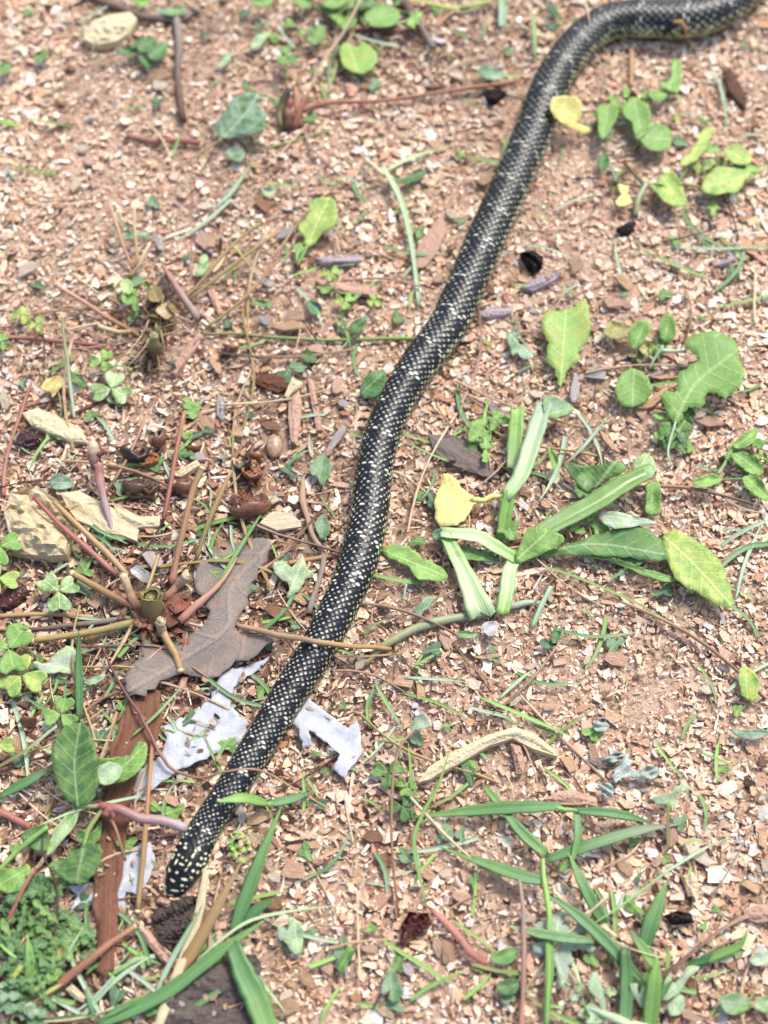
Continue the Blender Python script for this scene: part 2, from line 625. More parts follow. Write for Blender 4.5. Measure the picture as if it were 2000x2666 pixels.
def shaped(reg, s, mid, smooth=2, jag=0.0, div=9, teeth=0.0):
    A = P(reg, s)[:, :2]
    poly = spline(A, smooth, closed=True) if smooth > 1 else A
    if smooth < 0:                     # torn straight edges
        nx = np.roll(A, -1, 0)
        poly = np.concatenate([A[i] + (nx[i] - A[i]) * np.linspace(0, 1, -smooth, endpoint=False)[:, None] for i in range(len(A))])
    if teeth and smooth > 1:
        tg = np.roll(poly, -1, 0) - np.roll(poly, 1, 0)
        nm = np.stack([tg[:, 1], -tg[:, 0]], 1) / (np.linalg.norm(tg, axis=1)[:, None] + 1e-9)
        ar = sum(poly[i - 1][0] * poly[i][1] - poly[i][0] * poly[i - 1][1] for i in range(len(poly)))
        sg = 1 if ar > 0 else -1
        poly = poly + nm * sg * teeth * np.sqrt(abs(ar) / 2) * (np.where(np.arange(len(poly)) % 2, 1, -1) * RNG.uniform(.4, 1.4, len(poly)))[:, None]
    if jag:
        c = poly.mean(0)
        sc = np.sqrt(np.prod(np.ptp(poly, 0)))
        poly = poly + RNG.normal(0, jag * sc, poly.shape)
    V2, Fs = fill(poly, div)
    if mid:
        m = spline(P(reg, mid)[:, :2], 6)
    else:
        # longest axis
        q = A - A.mean(0)
        w, v = np.linalg.eigh(q.T @ q)
        ax = v[:, 1]
        pr = q @ ax
        m = np.array([A.mean(0) + ax * f for f in np.linspace(pr.min(), pr.max(), 13)])
    seg = np.concatenate([[0], np.cumsum(np.linalg.norm(np.diff(m, axis=0), axis=1))])
    best = np.full(len(V2), 1e9); tt = np.zeros(len(V2)); dd = np.zeros(len(V2))
    for i in range(len(m) - 1):
        a, b = m[i], m[i + 1]; ab = b - a; L = np.linalg.norm(ab) + 1e-9
        f = np.clip(((V2 - a) @ ab) / L ** 2, 0, 1)
        off = V2 - a - f[:, None] * ab
        d = np.linalg.norm(off, axis=1)
        sg = np.sign(ab[0] * off[:, 1] - ab[1] * off[:, 0])
        u = d < best
        best[u] = d[u]; tt[u] = ((seg[i] + f * L) / seg[-1])[u]; dd[u] = (d * sg)[u]
    dd /= max(1e-6, np.abs(dd).max())
    return poly, V2, Fs, tt, dd


def leaf(name, label, cat, reg, s, mid=None, ca='green', cb='bright', z=3.0, rise=3.0, cup=2.0, wave=1.0, parent=None, group=None, thick=.28, smooth=3, jag=0.009,
         k=.85, spots=.35, dry=False, mat=None, div=9, curl=0.0, ribs=0.0, teeth=.016):
    poly, V2, Fs, tt, dd = shaped(reg, s, mid, smooth, jag, div, teeth)
    L = np.sqrt(np.prod(np.ptp(V2, 0)))
    ph = RNG.uniform(0, 6, 3)
    lift = z + rise * tt + cup * dd ** 2 + curl * np.clip(tt - .6, 0, 1) ** 2 * 6 \
        + wave * (.6 * np.sin(V2[:, 0] / L * 7 + ph[0]) * np.cos(V2[:, 1] / L * 6 + ph[1]) + .4 * np.sin((V2[:, 0] + V2[:, 1]) / L * 13 + ph[2]) * np.abs(dd))
    lift = lift + ribs * (np.sin(dd * 8 + ph[0]) + .6 * np.sin(tt * 17 + dd * 5 + ph[1]) * np.abs(dd))
    lift = np.maximum(lift, 1.6)
    W = p2w(V2[:, 0], V2[:, 1], lift / 1000)
    n = len(W)
    up = [f if _ccw(W, f) else f[::-1] for f in Fs]
    Vb = W - np.array([0, 0, thick / 1000])
    Fc = up + [tuple(i + n for i in f[::-1]) for f in up]
    Fc += [(b, a, a + n, b + n) for a, b in boundary(up)]
    o = mesh_obj(name, np.vstack([W, Vb]), Fc, mat or m_leaf(ca, cb, k, spots, dry), parent, {'t': np.tile(tt, 2), 'd': np.tile(dd, 2)})
    return tag(o, label, cat, group) if label else o


def _ccw(W, f):
    a, b, c = W[f[0]], W[f[1]], W[f[2]]
    return (b[0] - a[0]) * (c[1] - a[1]) - (b[1] - a[1]) * (c[0] - a[0]) > 0


def slab(name, label, cat, reg, s, h, mat, mid=None, parent=None, group=None, edge=.18, rough=.15, smooth=1, jag=.012, div=10, base=0.0, tilt=0.0):
    """solid flat lump: outline, thickness h mm, broken surface"""
    poly, V2, Fs, tt, dd = shaped(reg, s, mid, smooth, jag, div)
    L = np.sqrt(np.prod(np.ptp(V2, 0)))
    e = edge_dist(poly, V2[:, 0], V2[:, 1]) / L
    ph = RNG.uniform(0, 6, 4)
    gr = np.zeros(len(V2))
    for o_ in range(5):                                   # broken, grain-aligned unevenness
        f1, f2 = 2.2 * 1.7 ** o_, 1.1 * 1.6 ** o_
        an = RNG.uniform(-.5, .5)
        gr += np.sin(dd * f1 * 2 + tt * an * f2 + RNG.uniform(0, 6)) * np.cos(tt * f2 * 3 + dd * an * 4 + RNG.uniform(0, 6)) * .62 ** o_
    lift = base + h * (.62 + .38 * np.clip(e / edge, 0, 1)) + h * rough * gr + tilt * tt + RNG.normal(0, h * rough * .35, len(V2))
    W = p2w(V2[:, 0], V2[:, 1], lift / 1000)
    n = len(W)
    up = [f if _ccw(W, f) else f[::-1] for f in Fs]
    B = W.copy(); B[:, 2] = H(W[:, 0], W[:, 1]) + (base - 1.0 + tilt * tt * .6) / 1000
    Fc = up + [tuple(i + n for i in f[::-1]) for f in up] + [(b, a, a + n, b + n) for a, b in boundary(up)]
    o = mesh_obj(name, np.vstack([W, B]), Fc, mat, parent, {'t': np.tile(tt, 2), 'd': np.tile(dd, 2)}, smooth=False)
    return tag(o, label, cat, group) if label else o


def shell(name, label, cat, reg, cx, cy, rx, ry, rot, co, ci, cover=.6, hgt=1.0, parent=None, group=None, lift=0):
    """broken seed shell: a thick cap of an ellipsoid, hollow side tilted up"""
    k = REG[reg][2]
    c = p2w(REG[reg][0] + cx * k, REG[reg][1] + cy * k, .002)
    s = mpp(c) * k
    n, mth_ = 18, 8
    V = []
    ph = RNG.uniform(0, 6, 3)
    for lay, f in ((0, 1.0), (1, .8)):
        for i in range(mth_ + 1):
            for j in range(n):
                a = j / n * 2 * math.pi
                lim = cover * math.pi * (1 + .16 * math.sin(2 * a + ph[0]) + .10 * math.sin(5 * a + ph[1]))
                th = lim * i / mth_ if i else 0.001
                q = np.array([math.sin(th) * math.cos(a) * rx * f, math.sin(th) * math.sin(a) * ry * f, math.cos(th) * min(rx, ry) * hgt * f])
                q *= 1 + .05 * math.sin(3 * a + 4 * th + ph[2])
                V.append(q * s)
    V = np.array(V)
    al = math.radians(rot)
    ti = Matrix.Rotation(al, 3, 'Z') @ Matrix.Rotation(math.radians(RNG.uniform(100, 150) if lift == 0 else lift), 3, 'X')
    V = V @ np.array(ti).T
    V[:, 2] -= V[:, 2].min()
    V = V + np.array([c[0], c[1], H(c[0], c[1]) - .0015])
    Fc = []
    row = (mth_ + 1) * n
    for lay in (0, 1):
        for i in range(mth_):
            for j in range(n):
                a, b = lay * row + i * n + j, lay * row + i * n + (j + 1) % n
                f = (a, a + n, b + n, b)
                Fc.append(f if lay == 0 else f[::-1])
    for j in range(n):
        a, b = mth_ * n + j, mth_ * n + (j + 1) % n
        Fc.append((a, a + row, b + row, b))
    colr = np.vstack([np.tile(lin(PAL[co], .8), (row, 1)), np.tile(lin(PAL[ci], .9), (row, 1))])
    o = mesh_obj(name, V, Fc, m_vcol('seed_shell', .35, .45, .5, 500), parent, {'Col': colr})
    return tag(o, label, cat, group) if label else o


def clover(label, reg, cx, cy, size, rot, ca='bright', cb='ygreen', z=7.0, stalk=None, group=None, leaflets=3, name='wood_sorrel', notch=.28, sq=.86):
    """three heart leaflets on a thin stalk; sizes in crop pixels"""
    k = REG[reg][2]
    X, Y = REG[reg][0] + cx * k, REG[reg][1] + cy * k
    foot = P(reg, stalk)[-1] if stalk else (X + 10, Y + 25, 0)
    base = p2w(foot[0], foot[1], 0)
    rt = root(name, label, 'clover', base, group)
    for i in range(leaflets):
        a = math.radians(rot + i * 120 + RNG.uniform(-10, 10))
        L = size * k * RNG.uniform(.9, 1.08)
        ux, uy = math.cos(a), math.sin(a)
        prof = [(.06, -.06), (.3, -.30), (.62, -.50), (.9, -.47), (1.0, -.28), (1 - notch * .45, -.04), (1 - notch * .45, .04), (1.0, .28), (.9, .47), (.62, .50), (.3, .30), (.06, .06)]
        pts = ' '.join('%.2f,%.2f' % (X + (ux * u - uy * v) * L, Y + (uy * u + ux * v) * L * sq) for u, v in prof)
        md = '%.2f,%.2f %.2f,%.2f' % (X, Y, X + ux * L * .9, Y + uy * L * .9 * sq)
        leaf('leaflet', None, None, 'X', pts, md, ca, cb, z=z, rise=RNG.uniform(-3, 1.5), cup=1.6, wave=.5, parent=rt, div=6, thick=.2, jag=.002, teeth=0)
    st = stalk or '%f,%f %f,%f' % (cx, cy, cx + 10 / k, cy + 25 / k)
    toks = st.split()
    toks = ['%s,%f' % (toks[0], z)] + toks[1:]
    stem('stalk', None, None, reg, ' '.join(toks), 5 / k, 'green', 'pink', parent=rt, k=6, rough=.02)
    return rt


# ================================================================== the ground
def zone(px, py):
    """0 = clean pale chips, 1 = mixed dark litter"""
    z = .95 * np.exp(-(((px - 430) / 580) ** 2 + ((py - 1560) / 640) ** 2))
    z = np.maximum(z, .95 * np.exp(-(((px - 120) / 460) ** 2 + ((py - 2450) / 420) ** 2)))
    z = np.maximum(z, .7 * np.exp(-(((px - 1000) / 420) ** 2 + ((py - 60) / 190) ** 2)))
    z = np.maximum(z, .45 * np.exp(-(((px - 1250) / 330) ** 2 + ((py - 1330) / 330) ** 2)))
    z = np.maximum(z, .5 * np.exp(-(((px - 1750) / 330) ** 2 + ((py - 2560) / 190) ** 2)))
    return z


def build_ground():
    u = np.linspace(-1, 1, 270)
    ax = np.sinh(u * 6.2) / np.sinh(6.2) * 60
    gx, gy = np.meshgrid(ax, ax + .48)
    fade = np.exp(-((gx / 2.5) ** 2 + ((gy - .48) / 2.5) ** 2))
    r = RNG.normal(0, .0009, gx.shape)
    gz = H(gx, gy) * fade - .0032 + r * fade + (1 - fade) * .02 * np.sin(gx * .9) * np.cos(gy * .7)
    n = len(ax)
    V = np.stack([gx, gy, gz], -1).reshape(-1, 3)
    i = np.arange(n * n).reshape(n, n)
    Fq = np.stack([i[:-1, :-1], i[:-1, 1:], i[1:, 1:], i[1:, :-1]], -1).reshape(-1, 4)
    ppx, ppy = w2p(V)
    soil = np.clip(zone(ppx, ppy), 0, 1) * (np.abs(V[:, 0]) < .6) * (np.abs(V[:, 1] - .45) < .6)
    m, nt, bs, new, link = nodes_of('sawdust_ground')
    v = texco(nt)
    n1 = noise(nt, v, 9, 5, .6)
    n2 = noise(nt, v, 420, 6, .75)
    vo = nt.nodes.new('ShaderNodeTexVoronoi')
    vo.inputs['Scale'].default_value = 330
    link(v, vo.inputs['Vector'])
    chips = ramp(nt, vo.outputs['Color'], [(.2, lin((164, 134, 110))), (.5, lin((206, 174, 148))), (.8, lin((228, 204, 182)))])
    fine = ramp(nt, n2, [(.32, lin((130, 102, 82))), (.5, lin((194, 160, 134))), (.7, lin((222, 196, 172)))])
    base = mixc(nt, .5, fine, chips)
    base = mixc(nt, ramp(nt, n1, [(.4, (0, 0, 0)), (.7, (.2, .2, .2))]), base, lin((96, 70, 54)))
    base = mixc(nt, mth(nt, 'MULTIPLY', attr(nt, 'soil').outputs['Fac'], .75), base, lin((84, 62, 48)))
    link(base, bs.inputs['Base Color'])
    bs.inputs['Roughness'].default_value = .95
    bs.inputs['Specular IOR Level'].default_value = .1
    bump(nt, bs, n2, .8, .003)
    o = mesh_obj('ground', V, Fq.tolist(), m, attrs={'soil': soil}, origin=(0, 0, 0))
    o['kind'] = 'structure'
    return o


build_ground()

# ------------------------------------------------------------------ snake line first: chips keep clear of it
SN = np.array([  # photo px, photo py, width px (silhouette)
    (2075, -205, 92), (2005, -110, 95), (1945, -30, 97), (1872, 26, 100), (1790, 50, 102), (1690, 50, 100), (1605, 54, 98), (1545, 80, 96), (1492, 132, 96),
    (1442, 205, 97), (1411, 280, 98), (1386, 350, 99), (1352, 430, 100), (1312, 520, 101), (1266, 620, 101), (1230, 705, 101), (1168, 844, 101),
    (1097, 940, 98), (1037, 1037, 95), (995, 1133, 94), (974, 1230, 95), (963, 1326, 98), (944, 1423, 100), (911, 1519, 98), (866, 1615, 95),
    (813, 1712, 94), (760, 1796, 93), (709, 1881, 90), (657, 1965, 87), (607, 2046, 83), (562, 2113, 80), (531, 2160, 82), (509, 2203, 91), (487, 2246, 93), (469, 2281, 81), (456, 2308, 60),
    (450, 2321, 44), (446, 2330, 26)])


def snake_line():
    B = spline(SN, 24)
    # centre height: most of a radius above the litter
    C = p2w(B[:, 0], B[:, 1], np.full(len(B), .011))
    for _ in range(3):
        r = B[:, 2] / 2 * mpp(C)
        C = p2w(B[:, 0], B[:, 1], r * .86)
    r = B[:, 2] / 2 * mpp(C)
    # head: lower
    return C, r, B


SNC, SNR, SNB = snake_line()


def snake_clear(x, y):
    """distance from the snake's skin, plan view, in metres"""
    d = np.full(np.shape(x), 1e9)
    for c, r in zip(SNC[::4], SNR[::4]):
        d = np.minimum(d, np.hypot(x - c[0], y - c[1]) - r)
    return d


# ------------------------------------------------------------------ wood chips: the litter (one mass) and the 300 largest
CHIP_PAL = np.array([lin((246, 229, 206)), lin((236, 206, 177)), lin((221, 184, 153)), lin((203, 162, 131)), lin((174, 132, 104)), lin((120, 88, 70)), lin((70, 54, 46)), lin((198, 192, 186))])
CHIP_W_CLEAN = np.array([.20, .29, .26, .15, .07, .02, .004, .010])
CHIP_W_MIXED = np.array([.08, .12, .16, .17, .18, .16, .10, .05])


def fineness(px, py):
    """chip size factor over the place"""
    f = 1.0 + .22 * np.exp(-(((px - 1550) / 560) ** 2 + ((py - 2260) / 300) ** 2))
    f = f - .30 * np.exp(-(((px - 1650) / 330) ** 2 + ((py - 1760) / 190) ** 2))
    f = f - .18 * np.exp(-(((px - 250) / 420) ** 2 + ((py - 600) / 420) ** 2))
    f = f + .12 * np.exp(-(((px - 600) / 400) ** 2 + ((py - 1250) / 350) ** 2))
    return f * (1 + .30 * patch(px, py, 0))


def patch(px, py, k):
    """loose patches of finer and coarser, paler and browner litter"""
    a, b = px / 1000., py / 1000.
    return (np.sin(6.1 * a + 2.3 * b + 1.1 + k) * np.cos(5.2 * b - 1.7 * a + .6 * k) + .7 * np.sin(13 * a - 8 * b + 2.2 * k) * np.cos(11 * b + 5 * a + k) + .5 * np.sin(27 * a + 19 * b + k)) / 1.6


def rot_zt(yaw, tilt, taz):
    n = len(yaw)
    cy, sy = np.cos(yaw), np.sin(yaw)
    Rz = np.zeros((n, 3, 3)); Rz[:, 0, 0] = cy; Rz[:, 0, 1] = -sy; Rz[:, 1, 0] = sy; Rz[:, 1, 1] = cy; Rz[:, 2, 2] = 1
    ax = np.stack([np.cos(taz), np.sin(taz), np.zeros(n)], 1)
    K = np.zeros((n, 3, 3))
    K[:, 0, 1] = -ax[:, 2]; K[:, 0, 2] = ax[:, 1]; K[:, 1, 0] = ax[:, 2]; K[:, 1, 2] = -ax[:, 0]; K[:, 2, 0] = -ax[:, 1]; K[:, 2, 1] = ax[:, 0]
    I = np.eye(3)[None]
    Rt = I + np.sin(tilt)[:, None, None] * K + (1 - np.cos(tilt))[:, None, None] * (K @ K)
    return Rt @ Rz


VX, VY = (-.34, .34), (.055, .90)


def chip_batch(n, xlim, ylim, size, shred=False):
    x = RNG.uniform(*xlim, n * 3); y = RNG.uniform(*ylim, n * 3)
    px, py = w2p(np.stack([x, y, np.zeros(n * 3)], 1))
    if xlim == VX and ylim == VY:                                             # what the photograph sees, and a margin
        ok = (px > -170) & (px < 2170)
        if shred:
            ok &= RNG.uniform(0, 1, n * 3) < zone(px, py)
        x, y, px, py = x[ok], y[ok], px[ok], py[ok]
    x, y, px, py = x[:n], y[:n], px[:n], py[:n]
    n = len(x)
    zn = np.clip(zone(px, py), 0, 1)
    L = np.clip(np.exp(RNG.normal(math.log(size), .48, n)), size * .35, size * 2.6) * fineness(px, py)
    asp = RNG.uniform(1.1, 2.6, n) * (1 + zn * RNG.uniform(0, .9, n)) * np.where(RNG.uniform(0, 1, n) < .38, 2.2, 1)
    if shred:
        asp = RNG.uniform(6, 14, n)
    Wd = L / asp
    T = np.clip(Wd * RNG.uniform(.10, .30, n), .0002, .0009)
    m = 5
    a = np.arange(m) / m * 2 * math.pi
    rad = 1 + RNG.uniform(-.32, .28, (n, m))
    a = a[None] + RNG.uniform(-.38, .38, (n, m))
    sq = 1 / np.maximum(np.abs(np.cos(a)), np.abs(np.sin(a)))                 # squarish, broken outline
    ox = np.cos(a) * rad * (.35 + .65 * sq) * L[:, None] / 2
    oy = np.sin(a) * rad * (.35 + .65 * sq) * Wd[:, None] / 2
    bend = RNG.normal(0, .25, n)[:, None] * (ox / (L[:, None] / 2)) ** 2 * L[:, None] * .25
    top = np.stack([ox, oy, bend + T[:, None] / 2 + RNG.normal(0, .12, (n, m)) * T[:, None]], -1)
    bot = np.stack([ox * RNG.uniform(.82, 1.05, (n, 1)), oy * RNG.uniform(.8, 1.08, (n, 1)), bend - T[:, None] / 2], -1)
    V = np.concatenate([top, bot], 1)
    tilt = np.abs(RNG.normal(0, .34, n))
    V = np.einsum('nij,nkj->nki', rot_zt(RNG.uniform(0, 6.283, n), tilt, RNG.uniform(0, 6.283, n)), V)
    zz = H(x, y) - .0034 + RNG.uniform(0, .0036, n)
    ext = V[:, :, 2].max(1)
    zz = np.minimum(zz, H(x, y) + .0022 - ext)
    V = V + np.stack([x, y, zz], 1)[:, None, :]
    # colours
    w = CHIP_W_CLEAN[None] * (1 - zn[:, None]) + CHIP_W_MIXED[None] * zn[:, None]
    cs = np.cumsum(w / w.sum(1, keepdims=True), 1)
    k = (RNG.uniform(0, 1, n)[:, None] > cs).sum(1).clip(0, 7)
    c = CHIP_PAL[k] * np.clip(RNG.normal(.86, .12, (n, 1)), .45, 1.1) * (1 + RNG.normal(0, .035, (n, 3))) * (1 + .13 * patch(px, py, 2.0))[:, None]
    return V, np.clip(c, .01, .92)


def edge_chips(n):
    """chips pushed up against the flanks of the snake"""
    V, c = chip_batch(n, (-.3, .3), (.1, .85), .0036)
    i = RNG.integers(0, len(SNC) - 1, n)
    t = SNC[i + 1] - SNC[i]
    nr = np.stack([-t[:, 1], t[:, 0]], 1) / (np.linalg.norm(t[:, :2], axis=1)[:, None] + 1e-9)
    sd_ = RNG.choice([-1, 1], n)
    off = SNR[i] * RNG.uniform(.86, 1.0, n) + np.abs(RNG.normal(0, .0022, n))
    x = SNC[i, 0] + nr[:, 0] * sd_ * off; y = SNC[i, 1] + nr[:, 1] * sd_ * off
    z = H(x, y) + np.clip(.0028 - (off - SNR[i] * .9) * .45, .0004, .0034) * RNG.uniform(.2, 1, n)
    return V - V.mean(1, keepdims=True) + np.stack([x, y, z], 1)[:, None, :], c


def chips_obj(name, label, parts):
    V = np.concatenate([p[0] for p in parts]); c = np.concatenate([p[1] for p in parts])
    n, m2 = V.shape[:2]; m = m2 // 2
    base = (np.arange(n) * m2)[:, None]
    j = np.arange(m); jn = (j + 1) % m
    side = np.stack([j + m, jn + m, jn, j], 1)                                   # quads
    loops = np.concatenate([np.broadcast_to(j, (n, m)) + base, np.broadcast_to(j[::-1] + m, (n, m)) + base, (side.ravel()[None] + base)], 1)
    sizes = np.tile(np.array([m, m] + [4] * m), n)
    me = bpy.data.meshes.new(name)
    me.vertices.add(n * m2)
    me.vertices.foreach_set('co', V.astype(np.float32).ravel())
    me.loops.add(loops.size)
    me.loops.foreach_set('vertex_index', loops.astype(np.int32).ravel())
    me.polygons.add(len(sizes))
    me.polygons.foreach_set('loop_start', np.concatenate([[0], np.cumsum(sizes)[:-1]]).astype(np.int32))
    me.polygons.foreach_set('loop_total', sizes.astype(np.int32))
    at = me.attributes.new('Col', 'FLOAT_COLOR', 'POINT')
    at.data.foreach_set('color', np.hstack([np.repeat(c, m2, 0), np.ones((n * m2, 1))]).astype(np.float32).ravel())
    me.update(calc_edges=True)
    me.polygons.foreach_set('use_smooth', np.zeros(len(sizes), bool))
    me.materials.append(m_vcol('chip_litter', .85, .38))
    o = bpy.data.objects.new(name, me)
    COL.objects.link(o)
    tag(o, label, 'wood chips', kind='stuff')
    return o


chips_obj('wood_chip_litter', 'tan and pinkish wood chips and sawdust covering the whole ground', [
    chip_batch(40000, VX, VY, .0039), chip_batch(46000, VX, VY, .0026), chip_batch(24000, VX, VY, .0016), edge_chips(2600), chip_batch(5000, VX, VY, .0105, True),
    chip_batch(5000, (-.34, -.17), (.05, .5), .0050), chip_batch(5000, (.17, .34), (.05, .5), .0050), chip_batch(2500, (-.34, -.24), (.5, .9), .0050), chip_batch(2500, (.24, .34), (.5, .9), .0050),
    chip_batch(4500, (-.34, .34), (-.14, .06), .0054), chip_batch(4500, (-.34, .34), (.88, 1.08), .0054)])


def litter_beyond():
    """the same litter going on beyond the picture: one patch of chips laid out again and again"""
    V, c = chip_batch(9000, (-.16, .16), (-.16, .16), .0054)
    V[:, :, 2] -= np.mean(H(V[:, :, 0], V[:, :, 1]))
    o = chips_obj('wood_chip_litter_beyond', 'tan wood chips continuing around the scattered plants', [(V, c)])
    ng = bpy.data.node_groups.new('lay_out_litter', 'GeometryNodeTree')
    ng.interface.new_socket('Geometry', in_out='INPUT', socket_type='NodeSocketGeometry')
    ng.interface.new_socket('Geometry', in_out='OUTPUT', socket_type='NodeSocketGeometry')
    N = ng.nodes.new; K = ng.links.new
    gi, go = N('NodeGroupInput'), N('NodeGroupOutput')
    grid = N('GeometryNodeMeshGrid')
    grid.inputs['Size X'].default_value = 2.7; grid.inputs['Size Y'].default_value = 2.7
    grid.inputs['Vertices X'].default_value = 10; grid.inputs['Vertices Y'].default_value = 10
    tr = N('GeometryNodeTransform'); tr.inputs['Translation'].default_value = (0, .47, 0)
    K(grid.outputs['Mesh'], tr.inputs['Geometry'])
    pos = N('GeometryNodeInputPosition'); sep = N('ShaderNodeSeparateXYZ'); K(pos.outputs[0], sep.inputs[0])
    def m(op, a, b):
        q = N('ShaderNodeMath'); q.operation = op
        for i_, v in enumerate((a, b)):
            if isinstance(v, (int, float)):
                q.inputs[i_].default_value = v
            else:
                K(v, q.inputs[i_])
        return q.outputs[0]
    ax = m('LESS_THAN', m('ABSOLUTE', sep.outputs[0], 0), .31)
    ay = m('LESS_THAN', m('ABSOLUTE', m('SUBTRACT', sep.outputs[1], .47), 0), .61)
    de = N('GeometryNodeDeleteGeometry')
    K(tr.outputs[0], de.inputs['Geometry']); K(m('MULTIPLY', ax, ay), de.inputs['Selection'])
    ins = N('GeometryNodeInstanceOnPoints')
    rv = N('FunctionNodeRandomValue'); rv.data_type = 'FLOAT_VECTOR'
    rv.inputs[0].default_value = (0, 0, -3.1); rv.inputs[1].default_value = (0, 0, 3.1)
    K(de.outputs[0], ins.inputs['Points']); K(gi.outputs[0], ins.inputs['Instance']); K(rv.outputs[0], ins.inputs['Rotation'])
    K(ins.outputs[0], go.inputs[0])
    md = o.modifiers.new('lay_out', 'NODES'); md.node_group = ng
    return o


litter_beyond()


def chip_mesh(L, W, T, bendk, seed, tri=6):
    r = np.random.default_rng(seed)
    m = 7
    a = np.sort((np.arange(m) + r.uniform(-.25, .25, m)) / m * 2 * math.pi)
    sq = 1 / np.maximum(np.abs(np.cos(a)), np.abs(np.sin(a)))
    rad = (.5 + .5 * sq) * (1 + r.uniform(-.2, .2, m))
    ring = np.stack([np.cos(a) * rad * L / 2, np.sin(a) * rad * W / 2], 1)
    rings = []
    for f, z in ((.93, T / 2), (1.0, T * .28), (1.0, -T * .3), (.9, -T / 2)):
        q = ring * f * (1 + r.uniform(-.05, .05, (m, 1)))
        zz = z + bendk * (q[:, 0] / (L / 2)) ** 2 * L * .12 + r.uniform(-.08, .08, m) * T
        rings.append(np.column_stack([q, zz]))
    V = np.vstack(rings)
    F_ = [tuple(range(m)), tuple(range(3 * m, 4 * m))[::-1]]
    for i in range(3):
        for j in range(m):
            F_.append((i * m + j, i * m + m + j, i * m + m + (j + 1) % m, i * m + (j + 1) % m))
    return V, F_


CHIP_KINDS = {   # colour key: palette colour, words
    'cream': ((244, 226, 198), 'cream'), 'tan': ((226, 188, 150), 'tan'), 'pink': ((226, 188, 160), 'pinkish'),
    'brown': ((174, 132, 104), 'brown'), 'dark': ((84, 58, 48), 'dark brown'), 'grey': ((202, 194, 190), 'grey')}
CHIP_SHAPES = {'block': (1.0, .68, .15), 'flake': (1.0, .55, .10), 'sliver': (1.0, .22, .10)}
_CM = {}


def chip_material(kind):
    key = 'chipmat' + kind
    if key not in _M:
        m, nt, bs, new, link = nodes_of('chip_' + kind)
        a = lin(CHIP_KINDS[kind][0], .85)
        oi = nt.nodes.new('ShaderNodeObjectInfo')
        v = texco(nt, (1.5, 11, 4))
        nz = nt.nodes.new('ShaderNodeTexNoise')
        nz.noise_dimensions = '4D'
        link(v, nz.inputs['Vector'])
        link(mth(nt, 'MULTIPLY', oi.outputs['Random'], 40), nz.inputs['W'])
        nz.inputs['Scale'].default_value = 1.6
        nz.inputs['Detail'].default_value = 5
        nz.inputs['Roughness'].default_value = .7
        base = ramp(nt, nz.outputs[0], [(.3, mul3(a, .62)), (.5, mul3(a, .94)), (.7, mul3(a, 1.12))])
        tint = ramp(nt, oi.outputs['Random'], [(0, (.78, .74, .72)), (.5, (1, 1, 1)), (1, (1.12, 1.04, .96))])
        link(mixc(nt, 1, base, tint, 'MULTIPLY'), bs.inputs['Base Color'])
        bs.inputs['Roughness'].default_value = .85
        bs.inputs['Specular IOR Level'].default_value = .2
        bump(nt, bs, nz.outputs[0], .6, .05)
        _M[key] = m
    return _M[key]


def chip_data(kind, shape, var):
    key = (kind, shape, var)
    if key not in _CM:
        L, W, T = CHIP_SHAPES[shape]
        V, F_ = chip_mesh(L, W, T, RNG.uniform(-1, 1), 100 + var * 7 + len(shape))
        me = bpy.data.meshes.new('wood_chip')
        me.from_pydata(V.tolist(), [], F_)
        me.materials.append(chip_material(kind))
        me.polygons.foreach_set('use_smooth', np.zeros(len(me.polygons), bool))
        _CM[key] = me
    return _CM[key]


CHIP_LABEL = {'block': '%s blocky wood chip near the', 'flake': '%s thin flat wood flake near the', 'sliver': '%s narrow wood sliver near the'}


def put_chip(kind, shape, px, py, lpx, yaw, tilt=None, label=None, name='wood_chip', lift=0.0):
    me = chip_data(kind, shape, int(RNG.integers(0, 4)))
    c = p2w(px, py, .001)
    L = lpx * mpp(c)
    o = bpy.data.objects.new(name, me)
    COL.objects.link(o)
    T = CHIP_SHAPES[shape][2] * L
    ti = RNG.normal(0, .16, 2) if tilt is None else (tilt, 0)
    o.location = (c[0], c[1], H(c[0], c[1]) + T * .35 + .0006 + abs(ti[1]) * L * .25 + abs(ti[0]) * L * CHIP_SHAPES[shape][1] * .25 + lift)
    o.rotation_euler = (ti[0], ti[1], -yaw)
    o.scale = (L, L * RNG.uniform(.85, 1.15), L)
    base = CHIP_LABEL[shape] % CHIP_KINDS[kind][1]
    tag(o, label or base + ' ' + near(px, py), 'wood chip', None if label else CHIP_KINDS[kind][1] + ' wood chips')
    return o


